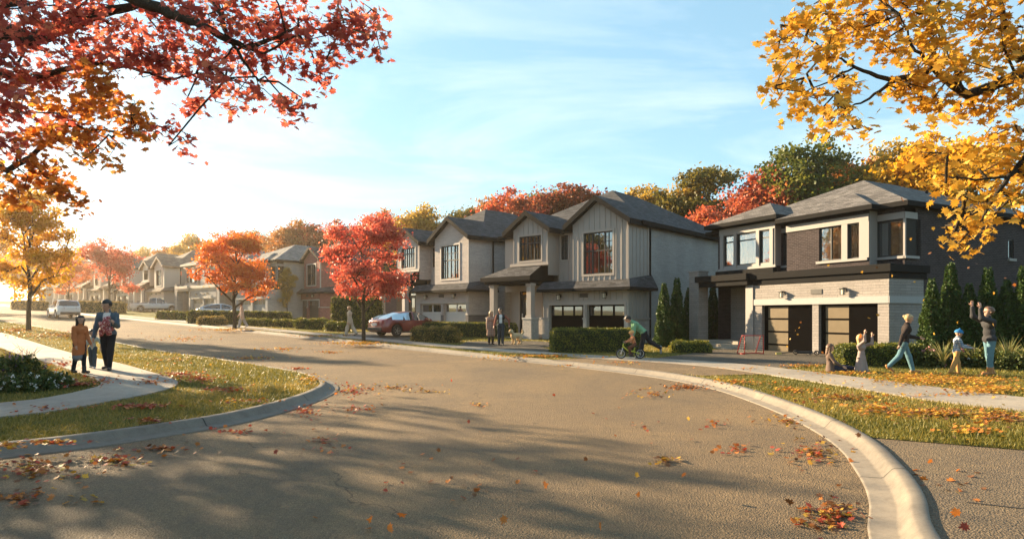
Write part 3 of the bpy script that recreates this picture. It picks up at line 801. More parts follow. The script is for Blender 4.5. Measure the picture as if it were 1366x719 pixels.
    sb = MB(); sb.tube([(-3.2, 8.2, 7.0), (-3.2, 8.2, 8.0)], .06); sb.build('vent_pipe', M_DFASC, o)
    return r

BS = paint('board_siding', (.315, .288, .265), .75, var=.06, spec=.15)
BT = paint('board_trim', (.345, .305, .272), .7, var=.05, spec=.15)
RFG = shingle('shingle_grey', (.066, .065, .068)); RFW = shingle('shingle_warm', (.15, .135, .12))
gable_mats = dict(front=BS, side=masonry('grey_brick', (.285, .278, .265), (.325, .315, .30), (.255, .248, .235), .42, .10, .006, .35),
    stone=masonry('pale_stone', (.42, .38, .34), (.34, .31, .285), (.28, .26, .24), .34, .12), trim=BT, cap=paint('cap_stone', (.40, .385, .36), .7), roof=RFG, fascia=M_DFASC, garage=paint('garage_black', (.005, .0046, .0046), .95, spec=.0))
brick_mats = dict(front=masonry('stone_brick', (.42, .375, .345), (.35, .315, .295), (.37, .34, .32), .38, .10, .006, .35), side=masonry('taupe_brick', (.28, .262, .25), (.335, .31, .295), (.25, .235, .225), .4, .10, .006, .35),
    stone=masonry('dark_brick', (.11, .105, .11), (.15, .14, .14), (.13, .12, .12), .3, .09), trim=paint('taupe_trim', (.36, .325, .30), .6), cap=paint('cap_stone', (.4, .385, .36), .7), roof=RFG, fascia=M_DFASC, garage=paint('garage_white', (.46, .445, .43), .5))
purple_mats = dict(front=masonry('red_brick', (.23, .085, .07), (.32, .125, .10), (.24, .16, .14), .26, .085, .008, .6), side=masonry('purple_brick', (.13, .09, .095), (.18, .125, .125), (.15, .12, .12), .26, .085),
    stone=masonry('red_brick', (.2, .1, .09), (.3, .2, .2), (.2, .2, .2), .26, .085), trim=paint('taupe_trim', (.36, .325, .30), .6), cap=paint('cap_stone', (.4, .385, .36), .7), roof=RFG, fascia=M_DFASC, garage=paint('garage_brown', (.06, .045, .035), .5))
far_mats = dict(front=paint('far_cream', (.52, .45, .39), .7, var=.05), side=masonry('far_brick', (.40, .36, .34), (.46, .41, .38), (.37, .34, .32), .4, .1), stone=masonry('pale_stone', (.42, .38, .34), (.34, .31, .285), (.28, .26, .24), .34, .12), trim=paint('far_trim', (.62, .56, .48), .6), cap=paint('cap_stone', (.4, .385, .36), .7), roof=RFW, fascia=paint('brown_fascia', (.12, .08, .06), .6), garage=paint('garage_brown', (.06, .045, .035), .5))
hip_mats = dict(stone=masonry('linear_stone', (.265, .24, .222), (.225, .203, .187), (.15, .137, .127), .75, .115, .007, .7), brick=masonry('black_brick', (.026, .019, .020), (.046, .034, .035), (.075, .066, .066), .24, .078, .009, .5), trim=paint('pale_trim', (.245, .228, .216), .6, var=.05), beam=paint('grey_beam', (.27, .265, .26), .6), roof=shingle('shingle_mid', (.125, .115, .108)), fascia=M_DFASC, garage=paint('garage_black', (.005, .0046, .0046), .95, spec=.0), frost=paint('frosted_bronze', (.14, .108, .066), .35, var=.12, spec=.3))
hip_mats5 = dict(hip_mats, stone=masonry('ash_stone', (.36, .34, .33), (.29, .28, .275), (.26, .25, .245), .5, .12), brick=masonry('silver_brick', (.36, .345, .33), (.42, .40, .38), (.33, .32, .31), .36, .09), roof=shingle('shingle_light', (.19, .18, .17)), garage=paint('garage_slate', (.23, .235, .24), .5))

gable_house(838, 30, 48.3, .10, 'taupe board and batten house with two gables and black garage doors', gable_mats, k=1.10)
hip_house(1186, 25, 26.6, .10, 'dark brick house with pale stone garage front and hipped roof, nearest on the right', hip_mats, sc=.92)
gable_house(625, 38, 45.6, .32, 'grey brick gabled house with two white garage doors behind the red car', brick_mats, boards=False, door_lights=2, k=1.10)
gable_house(427, 62, 46, 1.05, 'red brick gabled house half hidden behind the crimson maple', purple_mats, boards=False, door_lights=2, k=1.05)
hip_house(357, 65, 50, 1.32, 'silver brick house with hipped roof and slate grey garage doors behind the orange maple', hip_mats5, style='panel')
hip_house(288, 73.2, 50, 1.6, 'silver brick house behind the grey sedan, left of the orange maple trunk', dict(hip_mats5, fascia=paint('tan_fascia', (.42, .36, .30), .6), garage=paint('garage_taupe', (.33, .28, .24), .5)), style='panel')
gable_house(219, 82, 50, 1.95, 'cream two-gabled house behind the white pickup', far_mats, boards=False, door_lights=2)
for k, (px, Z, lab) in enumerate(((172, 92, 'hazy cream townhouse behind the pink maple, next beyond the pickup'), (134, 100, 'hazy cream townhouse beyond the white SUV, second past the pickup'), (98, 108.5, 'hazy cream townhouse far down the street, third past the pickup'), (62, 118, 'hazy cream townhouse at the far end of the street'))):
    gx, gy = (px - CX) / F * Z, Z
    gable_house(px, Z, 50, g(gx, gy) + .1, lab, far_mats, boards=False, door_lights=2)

# ------------------------------------------------------------------ smooth bodies: rounded-cone fields turned into one surface
def snet(val, org, h):
    """surface nets on a node grid (val < 0 inside) -> verts, quads"""
    s = val < 0
    nx, ny, nz = val.shape
    c = np.zeros((nx - 1, ny - 1, nz - 1), np.int32)
    for a in (0, 1):
        for b in (0, 1):
            for d in (0, 1): c += s[a:nx - 1 + a, b:ny - 1 + b, d:nz - 1 + d]
    act = (c > 0) & (c < 8)
    idx = -np.ones(act.shape, np.int64); ids = np.argwhere(act); idx[act] = np.arange(len(ids))
    acc = np.zeros((len(ids), 3)); cnt = np.zeros(len(ids))
    I, J, K = ids.T
    cor = [(a, b, d) for a in (0, 1) for b in (0, 1) for d in (0, 1)]
    for p in cor:
        for ax in range(3):
            if p[ax]: continue
            q = list(p); q[ax] = 1
            v0 = val[I + p[0], J + p[1], K + p[2]]; v1 = val[I + q[0], J + q[1], K + q[2]]
            m = (v0 < 0) != (v1 < 0)
            t = np.where(m, v0 / np.where(v0 - v1 == 0, 1, v0 - v1), 0)
            pt = np.tile(np.array(p, float), (len(ids), 1)); pt[:, ax] += t
            acc[m] += pt[m]; cnt[m] += 1
    V = (ids + acc / np.maximum(cnt, 1)[:, None]) * h + org
    fs = []
    for ax in range(3):
        b_, c_ = (ax + 1) % 3, (ax + 2) % 3
        sl0 = [slice(None)] * 3; sl1 = [slice(None)] * 3
        sl0[ax] = slice(0, -1); sl1[ax] = slice(1, None)
        x0, x1 = s[tuple(sl0)], s[tuple(sl1)]
        for e in np.argwhere(x0 != x1):
            if e[b_] == 0 or e[c_] == 0 or e[b_] >= val.shape[b_] - 1 or e[c_] >= val.shape[c_] - 1: continue
            q = []
            for db, dc in ((-1, -1), (0, -1), (0, 0), (-1, 0)):
                w = list(e); w[b_] += db; w[c_] += dc; q.append(idx[tuple(w)])
            if min(q) < 0: continue
            fs.append(q if s[tuple(e)] else q[::-1])
    return V, np.array(fs, np.int64)
def field(prims, h=.013, k=.02, pad=.05, cut=None, noise=0.0):
    """prims: (a, b, ra, rb[, ksmooth]); cut(x, y, z) -> field maxed in"""
    A = np.array([[*p[0]] for p in prims]); B = np.array([[*p[1]] for p in prims]); r = max(max(p[2], p[3]) for p in prims)
    lo = np.minimum(A, B).min(0) - r - pad; hi = np.maximum(A, B).max(0) + r + pad
    n = np.ceil((hi - lo) / h).astype(int) + 1
    val = np.full(n, 1.0, np.float64)
    ax = [lo[i] + h * np.arange(n[i]) for i in range(3)]
    for p in prims:
        a, b, ra, rb = np.array(p[0], float), np.array(p[1], float), p[2], p[3]
        kk = p[4] if len(p) > 4 else k
        R_ = max(ra, rb) + kk * 2 + h * 2
        l0 = np.maximum(((np.minimum(a, b) - R_ - lo) / h).astype(int), 0); l1 = np.minimum(((np.maximum(a, b) + R_ - lo) / h).astype(int) + 2, n)
        X, Y, Z = np.meshgrid(*[ax[i][l0[i]:l1[i]] for i in range(3)], indexing='ij')
        d = b - a; L = d @ d
        t = np.clip(((X - a[0]) * d[0] + (Y - a[1]) * d[1] + (Z - a[2]) * d[2]) / L, 0, 1) if L > 1e-12 else 0 * X
        D = np.sqrt((X - a[0] - t * d[0]) ** 2 + (Y - a[1] - t * d[1]) ** 2 + (Z - a[2] - t * d[2]) ** 2) - (ra + (rb - ra) * t)
        sl = tuple(slice(l0[i], l1[i]) for i in range(3))
        o = val[sl]
        if kk > 0:
            hh = np.clip(.5 + .5 * (o - D) / kk, 0, 1); val[sl] = o * (1 - hh) + D * hh - kk * hh * (1 - hh)
        else: val[sl] = np.minimum(o, D)
    if cut or noise:
        X, Y, Z = np.meshgrid(*ax, indexing='ij')
        if noise: val = val + noise * (np.sin(X * 61 + np.sin(Z * 43) * 2) * np.sin(Y * 57 + Z * 11) * np.sin(Z * 53 + np.sin(X * 37) * 2))
        if cut: val = np.maximum(val, cut(X, Y, Z))
    return snet(val, lo, h)
def blob(name, prims, mat, parent=None, **k):
    V_, f_ = field(prims, **k)
    return nobj(name, npmesh(name, V_, f_, [mat], smooth=True), parent)

M_SKIN = paint('skin', (.46, .27, .19), .6, var=.05); M_EYE = paint('eye', (.02, .015, .012), .3); M_LIP = paint('lip', (.30, .11, .09), .5)
def cloth(name, c, var=.18, scale=14): return paint('cloth_' + name, c, .9, var=var, scale=scale, spec=.15)
def lerp(a, b, t): return a + (b - a) * t

def skeleton(H, lean=4, legs=((0, 4), (0, 4)), arms=((5, 8, 12), (5, 8, 12)), head=(0, 0), crouch=None, stance=.05, twist=0, feet=(0, 0)):
    """facing +X. legs: (thigh forward deg, knee bend deg) left, right; arms: (forward, outward, elbow bend)"""
    V_ = Vector
    J = {}
    hip = V_((0, 0, 0))
    tl = R(lean); up = V_((math.sin(tl), 0, math.cos(tl))); fw = V_((math.cos(tl), 0, -math.sin(tl)))
    J['hip'] = hip; J['waist'] = hip + up * .10 * H; J['chest'] = hip + up * .22 * H; J['neck0'] = hip + up * .295 * H
    hp = R(lean * .45 + head[0]); hu = V_((math.sin(hp), 0, math.cos(hp)))
    J['neck1'] = J['neck0'] + (up * .4 + hu * .6).normalized() * .045 * H
    yaw = R(head[1]); hf = V_((math.cos(hp) * math.cos(yaw), math.sin(yaw), -math.sin(hp) * math.cos(yaw)))
    J['hu'], J['hf'] = hu, hf; J['hs'] = hu.cross(hf).normalized()
    J['head'] = J['neck1'] + hu * .068 * H + hf * .008 * H
    J['up'], J['fw'] = up, fw
    for i, sd in ((0, 1), (1, -1)):
        a, kb = legs[i]; s = V_((0, sd, 0))
        h_ = hip + s * stance * H - up * .01 * H
        ta = R(a); kn = h_ + V_((math.sin(ta), .0, -math.cos(ta))) * .245 * H
        sa = R(a - kb); an = kn + V_((math.sin(sa), 0, -math.cos(sa))) * .245 * H
        fa = R(a - kb + 90 + feet[i]) if abs(a - kb) > 25 else R(90 + feet[i])
        fd = V_((math.sin(fa), sd * .15, -math.cos(fa))).normalized()
        J['hipj', i], J['knee', i], J['ank', i], J['toe', i] = h_, kn, an, an + fd * .105 * H - V_((0, 0, .02 * H if abs(a - kb) < 25 else 0))
        J['heel', i] = an - fd * .025 * H - V_((0, 0, .02 * H if abs(a - kb) < 25 else 0))
        f, ab, eb = arms[i][:3]
        sh = J['neck0'] - up * .035 * H + s * .105 * H
        f_, ab_ = R(f), R(ab)
        ad = V_((math.sin(f_) * math.cos(ab_), sd * math.sin(ab_), -math.cos(f_) * math.cos(ab_)))
        el = sh + ad * .17 * H
        f2 = R(f + eb); ab2 = R(ab * .6 if len(arms[i]) < 4 else arms[i][3])
        bd = V_((math.sin(f2) * math.cos(ab2), sd * math.sin(ab2), -math.cos(f2) * math.cos(ab2)))
        wr = el + bd * .15 * H
        J['sh', i], J['el', i], J['wr', i], J['hd', i] = sh, el, wr, bd
    low = min(min(J['heel', i].z, J['toe', i].z) for i in (0, 1)) - .020 * H
    if crouch is not None: low = crouch
    for q in list(J):
        if q in ('hu', 'hf', 'hs', 'up', 'fw') or q[0] == 'hd': continue
        J[q] = J[q] - V_((0, 0, low))
    return J
def person(label, loc, heading, H, pose, outfit, group=None, res=.013, fem=False, kid=False):
    J = skeleton(H, **pose)
    root = thing('person', label, 'person', loc, R(heading), group)
    hs = 1.28 if kid == 2 else (1.14 if kid else 1.0)     # children have larger heads
    Y = Vector((0, 1, 0)); up, fw = J['up'], J['fw']; hu, hf, hd_s = J['hu'], J['hf'], J['hs']
    shw = .094 if fem or kid else .105
    for i, sd in ((0, 1), (1, -1)):
        if fem or kid:
            d = Y * (-sd * .011 * H)
            for q in ('sh', 'el', 'wr'): J[q, i] = J[q, i] + d
    P_ = []
    hd = J['head']; r = H * hs
    def limb(i):
        return [(J['hipj', i], J['knee', i], .052 * H, .036 * H), (J['knee', i], J['ank', i], .036 * H, .021 * H), (J['heel', i], J['toe', i], .021 * H, .016 * H)]
    def arm(i): return [(J['sh', i], J['el', i], .030 * H, .023 * H), (J['el', i], J['wr', i], .023 * H, .0155 * H)]
    q = .84 if fem or kid else .92
    hw_ = .042 if fem or kid else .045
    trunk = [(J['hip'] + Y * hw_ * H, J['hip'] - Y * hw_ * H, .062 * q * H, .062 * q * H), (J['hip'] + up * .0 * H, J['waist'], .066 * q * H, .058 * q * H), (J['waist'] + Y * .026 * H, J['waist'] - Y * .026 * H, .052 * q * H, .052 * q * H),
             (J['waist'], J['chest'], .058 * q * H, .062 * q * H), (J['chest'] + Y * .047 * H, J['chest'] - Y * .047 * H, .060 * q * H, .060 * q * H), (J['neck0'] - up * .04 * H + Y * (shw - .02) * H, J['neck0'] - up * .04 * H - Y * (shw - .02) * H, .034 * H, .034 * H), (J['chest'], J['neck0'] - up * .02 * H, .058 * q * H, .036 * H)]
    if fem: trunk += [(J['chest'] + fw * .030 * H + Y * .033 * H, J['chest'] + fw * .030 * H - Y * .033 * H, .036 * H, .036 * H)]
    body = list(trunk)
    for i in (0, 1): body += limb(i) + arm(i)
    body += [(J['neck0'] - up * .02 * H, J['neck1'] + hu * .01 * H, .032 * H, .029 * H, .012)]
    skull = [(hd + hu * .018 * r - hf * .010 * r, hd + hu * .018 * r + hf * .006 * r, .057 * r, .055 * r, .01), (hd - hu * .02 * r + hf * .012 * r, hd - hu * .045 * r + hf * .022 * r, .044 * r, .030 * r, .01)]
    face = [(hd + hu * .004 * r + hf * .056 * r, hd - hu * .014 * r + hf * .068 * r, .006 * r, .010 * r, .006)] + [(hd - hu * .004 * r + hd_s * s * .056 * r, hd - hu * .018 * r + hd_s * s * .054 * r, .010 * r, .008 * r, .003) for s in (1, -1)]
    body += skull + face
    for i, sd in ((0, 1), (1, -1)):
        b = J['hd', i]; w = J['wr', i]; side = Y.copy(); side = (side - b * side.dot(b)).normalized(); nrm = b.cross(side)
        inn = -sd
        palm = w + b * .042 * H
        across = fw - b * fw.dot(b)
        across = across.normalized() if across.length > .2 else nrm
        body.append((w + b * .005 * H, palm, .0145 * H, .017 * H, .01))
        curl = (-side * sd * .5)
        for j, (o_, ln) in enumerate(((.016, .040), (.0055, .046), (-.005, .043), (-.0155, .034))):
            k0 = palm + across * o_ * H + b * .006 * H; k1 = k0 + (b + curl * .35).normalized() * ln * .55 * H; k2 = k1 + (b + curl * 1.3).normalized() * ln * .5 * H
            body += [(k0, k1, .0062 * H, .0056 * H, .003), (k1, k2, .0056 * H, .0046 * H, .003)]
        t0 = w + b * .018 * H + across * .013 * H; t1 = t0 + (across * .8 + b * .6).normalized() * .026 * H; t2 = t1 + (across * .25 + b).normalized() * .020 * H
        body += [(t0, t1, .0078 * H, .0066 * H, .004), (t1, t2, .0064 * H, .0052 * H, .003)]
    skin = outfit.get('skin', M_SKIN)
    blob('body', body, skin, root, h=res, k=.022 * H)
    # face details
    for s in (1, -1):
        mb = MB(); c = hd + hf * .054 * r + hd_s * s * .021 * r + hu * .008 * r
        mb.lathe([(.0001, -.004 * r), (.006 * r, -.003 * r), (.0075 * r, 0), (.006 * r, .003 * r), (.0001, .004 * r)], 8, 0, Matrix.Translation(c)); mb.build('eye', M_EYE, root, True)
    mb = MB(); c = hd - hu * .038 * r + hf * .052 * r; mb.tube([c - hd_s * .015 * r, c + hf * .004 * r, c + hd_s * .015 * r], [.0025 * r, .0045 * r, .0025 * r], 6); mb.build('mouth', M_LIP, root, True)
    grow = lambda pr, e: [(p[0], p[1], p[2] + e, p[3] + e, *p[4:]) for p in pr]
    for gm in outfit['wear']:
        nm, mt = gm[0], gm[1]; o = gm[2] if len(gm) > 2 else {}
        e = o.get('e', .010) * (H / 1.75) ** .5
        pr = []; cut = None
        if o.get('torso'): pr += grow(trunk[1:] if o.get('torso') == 1 else trunk, e)
        if o.get('arms'):
            for i in (0, 1):
                a = arm(i); f = o['arms']
                if f < 1: a = [(a[0][0], a[0][0].lerp(a[0][1], min(1, f * 2)), a[0][2], a[0][3])] + ([(a[1][0], a[1][0].lerp(a[1][1], f * 2 - 1), a[1][2], a[1][3])] if f > .5 else [])
                pr += grow(a, e)
        if o.get('legs'):
            f = o['legs']
            for i in (0, 1):
                a = limb(i)[:2]; a[1] = (a[1][0], a[1][0].lerp(a[1][1], f), a[1][2] + o.get('flare', .006) * H, a[1][3] + o.get('flare', .010) * H)
                pr += grow(a, e)
            pr += grow(trunk[:2], e)
        if o.get('skirt'):
            z0, z1, ra, rb = o['skirt']     # along the body axis: start, end (fractions of H from the hip), radii
            a, b = J['hip'] + up * z0 * H, J['hip'] + (Vector((0, 0, 1)) * .6 + up * .4).normalized() * z1 * H
            for s in (1, -1): pr.append((a + Y * s * ra * .40 * H, b + Y * s * rb * .42 * H + fw * o.get('sweep', 0) * H, ra * .66 * H, rb * .68 * H))
        if o.get('collar'): pr.append((J['neck0'] - up * .012 * H, J['neck0'] + up * .03 * H, .045 * H, .040 * H))
        if o.get('open'):            # open front: cut a wedge so what is under shows
            c0 = J['chest']; w_ = o['open'] * H
            f3, c3 = np.array(fw), np.array(c0)
            cut = lambda X, Y_, Z, f3=f3, c3=c3, w_=w_: np.where(((X - c3[0]) * f3[0] + (Z - c3[2]) * f3[2] > .02 * H), w_ - np.abs(Y_), -1.0)
        if pr: blob(nm, pr, mt, root, h=res, k=(.016 if o.get('legs') else .020) * H, cut=cut, noise=o.get('fold', .0035))
    for i in (0, 1):
        if 'shoes' in outfit: blob('shoe', grow(limb(i)[2:], .009) + [(J['ank', i], J['ank', i] - Vector((0, 0, .012 * H)), .026 * H, .026 * H)], outfit['shoes'], root, h=res, k=.012 * H)
        if 'boots' in outfit: blob('boot', grow(limb(i)[2:], .010) + [(J['ank', i], J['ank', i].lerp(J['knee', i], .28), .033 * H, .036 * H)], outfit['boots'], root, h=res, k=.012 * H)
    hr = outfit.get('hair')
    h3, u3, f3 = np.array(hd), np.array(hu), np.array(hf)
    def hcut(lowfront, X, Y_, Z):
        dx, dy, dz_ = X - h3[0], Y_ - h3[1], Z - h3[2]
        U = dx * u3[0] + dy * u3[1] + dz_ * u3[2]; Fw = dx * f3[0] + dy * f3[1] + dz_ * f3[2]
        return np.minimum((Fw - .018 * r), 0) * 0 + np.where(Fw > .012 * r, lowfront * r - U, -U - .065 * r - 0 * Fw) if True else 0
    if hr:
        kind, mt = hr
        pr = grow(skull[:1], .013 * hs)
        c2 = lambda X, Y_, Z: hcut(.038, X, Y_, Z)
        if kind == 'long':
            pr += [(hd - hf * .02 * r, hd - hu * .14 * r - hf * .035 * r, .062 * r, .040 * r)] + [(hd + hd_s * s * .048 * r, hd - hu * .11 * r + hd_s * s * .05 * r - hf * .012 * r, .026 * r, .018 * r) for s in (1, -1)]
            c2 = lambda X, Y_, Z: np.where(((X - h3[0]) * f3[0] + (Y_ - h3[1]) * f3[1] + (Z - h3[2]) * f3[2]) > .014 * r, .036 * r - ((X - h3[0]) * u3[0] + (Y_ - h3[1]) * u3[1] + (Z - h3[2]) * u3[2]), -1.0)
        elif kind == 'bun':
            pr += [(hd - hf * .062 * r + hu * .03 * r, hd - hf * .075 * r + hu * .03 * r, .028 * r, .024 * r)]
        elif kind == 'quiff':
            pr += [(hd + hu * .062 * r + hf * .03 * r, hd + hu * .066 * r - hf * .02 * r, .026 * r, .024 * r)]
        blob('hair', pr, mt, root, h=res * .8, k=.012 * r, cut=c2, noise=.004 * r)
    if 'hat' in outfit:
        kind, mt = outfit['hat']
        pr = grow(skull[:1], .019 * hs) + ([(hd + hu * .085 * r, hd + hu * .095 * r, .018 * r, .018 * r)] if kind == 'pom' else [])
        if kind == 'cap': pr += [(hd + hf * .05 * r + hu * .03 * r, hd + hf * .095 * r + hu * .024 * r, .022 * r, .02 * r)]
        blob('helmet' if kind == 'helmet' else 'hat', pr, mt, root, h=res * .8, k=.01, cut=lambda X, Y_, Z: .012 * r - ((X - h3[0]) * u3[0] + (Y_ - h3[1]) * u3[1] + (Z - h3[2]) * u3[2]))
    return root, J

# ------------------------------------------------------------------ people, dog and the things they carry
HAIR_D = paint('hair_dark', (.022, .016, .012), .5, var=.3, scale=40); HAIR_B = paint('hair_brown', (.11, .06, .035), .5, var=.3, scale=40); HAIR_L = paint('hair_blond', (.40, .27, .13), .5, var=.25, scale=40)
BLACKC = cloth('black', (.018, .018, .02)); DENIM = cloth('denim', (.045, .065, .10)); TEAL = cloth('washed_blue', (.10, .19, .225)); TAN = cloth('tan', (.42, .24, .09))
WHITE = cloth('white', (.6, .58, .55)); GREYB = cloth('grey_blue', (.075, .10, .125)); ORANGE = cloth('camel', (.40, .135, .05)); LEATHER = paint('leather_tan', (.38, .16, .05), .5); LBLACK = paint('leather_black', (.02, .018, .017), .4)
def plaid(name, a, b, s=22):
    q = NT('cloth_' + name)
    w = q.n('ShaderNodeTexWave'); w.inputs['Scale'].default_value = s / 6.28; w.bands_direction = 'Z'; q.l(q.obj(), w.inputs[0])
    w2 = q.n('ShaderNodeTexWave'); w2.inputs['Scale'].default_value = s / 6.28; w2.bands_direction = 'Y'; q.l(q.obj(), w2.inputs[0])
    q.set(q.mix(q.ramp(q.math('MULTIPLY', q.math('ADD', w.outputs['Fac'], w2.outputs['Fac']), .5), [(.45, (0, 0, 0)), (.55, (1, 1, 1))]), a, b), .9, spec=.15)
    return q.m
def feet(px, py, off=.135): return P(px, py, off)

# family on the left footpath
p = feet(144, 493, .152)
person('person in a grey-blue jacket and black trousers carrying a red bundle along the footpath', p, -74, 1.80,
       dict(lean=2, legs=((14, 4), (-8, 12)), arms=((22, 12, 88, -.35), (4, 12, 10)), head=(14, -30)),
       dict(wear=[('t_shirt', WHITE, dict(torso=1, e=.008, fold=0)), ('jacket', GREYB, dict(torso=2, arms=1, open=.045, collar=1, e=.020)), ('trousers', BLACKC, dict(legs=.97, flare=.002, e=.012))], shoes=LBLACK, hair=('quiff', HAIR_D)), group='family on the footpath')
pm = p
p = feet(106, 497.5, .152)
person('girl in a camel coat and black boots with long dark hair on the footpath', p, -24, 1.40,
       dict(lean=2, legs=((8, 4), (-6, 10)), arms=((12, 5, 24), (2, 5, 26)), head=(4, -6)),
       dict(wear=[('coat', ORANGE, dict(torso=2, arms=1, collar=1, skirt=(.06, -.19, .084, .108), e=.014)), ('skirt', cloth('grey', (.16, .17, .18)), dict(skirt=(-.05, -.25, .085, .105), e=.006)), ('trousers', BLACKC, dict(legs=.9, e=.010, flare=.0))], boots=LBLACK, hair=('long', HAIR_D)), group='family on the footpath', fem=True)
p = feet(123.5, 491, .152)
person('toddler in a pale t-shirt, dark trousers and white shoes holding an adult hand', p, -66, .99,
       dict(lean=3, legs=((8, 6), (-8, 12)), arms=((10, 38, 10, .5), (4, 8, 10)), head=(2, 0)),
       dict(wear=[('t_shirt', cloth('mint', (.42, .46, .40)), dict(torso=2, arms=.45, e=.012)), ('trousers', cloth('slate', (.07, .09, .10)), dict(legs=.93, flare=.01, e=.012))], shoes=WHITE, hair=('cap', HAIR_D)), group='family on the footpath', kid=2, res=.010)
bundle = []
rb = np.random.default_rng(5)
for k in range(17):
    c = Vector((rb.normal(0, .085), rb.normal(0, .05), rb.normal(0, .12)))
    bundle.append((c, c + Vector((rb.normal(0, .06), rb.normal(0, .04), rb.normal(0, .05))), .055, .045))
qb = NT('red_print'); vb = qb.n('ShaderNodeTexVoronoi'); vb.inputs['Scale'].default_value = 24; qb.l(qb.obj(), vb.inputs['Vector'])
qb.set(qb.ramp(vb.outputs['Distance'], [(.25, (.55, .40, .38)), (.45, (.36, .07, .07)), (.7, (.22, .035, .04))]), .85)
b = blob('folded_blanket', bundle, qb.m, None, h=.012, k=.02)
hd_ = R(-74)
b.location = pm + Vector((math.cos(hd_) * .24 - math.sin(hd_) * .06, math.sin(hd_) * .24 + math.cos(hd_) * .06, 1.15))
tag(b, 'red and white patterned blanket bundled in the arms of the adult on the footpath', 'blanket')

# two walkers far up the pavement
person('person in a pale long coat over grey trousers walking past the orange maple', feet(323, 437, .152), 200, 1.72, dict(lean=4, legs=((16, 6), (-16, 14)), arms=((-8, 8, 14), (12, 8, 25)), head=(4, 0)),
       dict(wear=[('coat', cloth('oat', (.50, .40, .34)), dict(torso=1, arms=1, collar=1, skirt=(.05, -.14, .105, .12), e=.02)), ('trousers', cloth('mist', (.34, .34, .35)), dict(legs=.97, flare=.016, e=.012))], shoes=WHITE, hair=('cap', HAIR_B)), group='walkers on the pavement', res=.018)
person('person in cream jacket, wide cream trousers and black shoes walking beside the crimson maple', feet(467, 448, .152), 165, 1.72, dict(lean=4, legs=((18, 5), (-18, 16)), arms=((-10, 10, 16), (14, 10, 22)), head=(2, 0)),
       dict(wear=[('jacket', cloth('cream', (.52, .44, .32)), dict(torso=1, arms=1, collar=1, skirt=(.03, -.06, .10, .11), e=.018)), ('trousers', cloth('cream2', (.48, .41, .31)), dict(legs=.9, flare=.022, e=.014))], shoes=LBLACK, hair=('cap', HAIR_L)), group='walkers on the pavement', fem=True, res=.018)
# couple with a dog
p = feet(655, 459, .14)
person('woman in a long plaid coat with light hair arm in arm on the grey driveway', p, -80, 1.64, dict(lean=1, legs=((4, 3), (-3, 5)), arms=((14, 10, 60, -.3), (4, 8, 14)), head=(6, 25)),
       dict(wear=[('coat', plaid('brown_plaid', (.26, .15, .11), (.38, .26, .20)), dict(torso=1, arms=1, collar=1, skirt=(.05, -.24, .105, .125), e=.024)), ('trousers', BLACKC, dict(legs=.97, e=.008))], shoes=LBLACK, hair=('long', HAIR_L)), group='couple with the dog', fem=True, res=.015)
p = feet(668, 460, .14)
person('man in a dark vest over white shirt with one arm stretched out above the dog', p, -92, 1.80, dict(lean=2, legs=((5, 3), (-4, 5)), arms=((12, 48, 6, .85), (8, 16, 30)), head=(12, -35)),
       dict(wear=[('t_shirt', WHITE, dict(torso=1, e=.008, fold=0)), ('sweater', cloth('rust', (.22, .075, .05)), dict(arms=.95, e=.014)), ('vest', cloth('charcoal', (.035, .034, .034)), dict(torso=1, open=.042, collar=1, e=.024)), ('trousers', cloth('dark_denim', (.035, .045, .055)), dict(legs=.98, e=.010))], shoes=LBLACK, hair=('cap', HAIR_D)), group='couple with the dog', res=.015)
# fluffy dog, standing, turned to the left and towards the camera
dp_ = feet(689, 459, .14)
dog = thing('dog', 'fluffy cream dog standing beside the couple', 'dog', dp_, R(-140))
V3 = Vector
def dlimb(x, y, front_leg):
    if front_leg: return [(V3((x, y, .36)), V3((x - .02, y, .20)), .065, .05), (V3((x - .02, y, .20)), V3((x, y, .05)), .05, .042), (V3((x, y, .04)), V3((x + .05, y, .03)), .042, .035)]
    return [(V3((x, y, .36)), V3((x + .07, y, .24)), .085, .06), (V3((x + .07, y, .24)), V3((x - .05, y, .15)), .058, .045), (V3((x - .05, y, .15)), V3((x - .02, y, .05)), .045, .04), (V3((x - .02, y, .04)), V3((x + .04, y, .03)), .042, .035)]
db = [(V3((-.24, 0, .42)), V3((.20, 0, .43)), .125, .15), (V3((.18, 0, .36)), V3((.24, 0, .44)), .13, .12), (V3((.22, 0, .48)), V3((.33, 0, .62)), .10, .085),
      (V3((.35, 0, .66)), V3((.38, 0, .66)), .10, .095), (V3((.42, 0, .63)), V3((.51, 0, .61)), .06, .045)]
for s in (1, -1): db += dlimb(.18, s * .085, True) + dlimb(-.22, s * .085, False) + [(V3((.34, s * .09, .70)), V3((.35, s * .125, .58)), .035, .04)]
db += [(V3((-.33, 0, .46)), V3((-.45, 0, .60)), .05, .055), (V3((-.45, 0, .60)), V3((-.40, 0, .72)), .06, .04)]
FUR = paint('cream_fur', (.52, .38, .22), .95, var=.25, scale=18, spec=.1)
blob('body', db, FUR, dog, h=.013, k=.03, noise=.010)
for s in (1, -1): blob('eye', [(V3((.458, s * .04, .68)), V3((.46, s * .04, .68)), .014, .014)], M_EYE, dog, h=.005)
blob('nose', [(V3((.55, -.008, .625)), V3((.55, .008, .625)), .018, .018)], M_EYE, dog, h=.006)
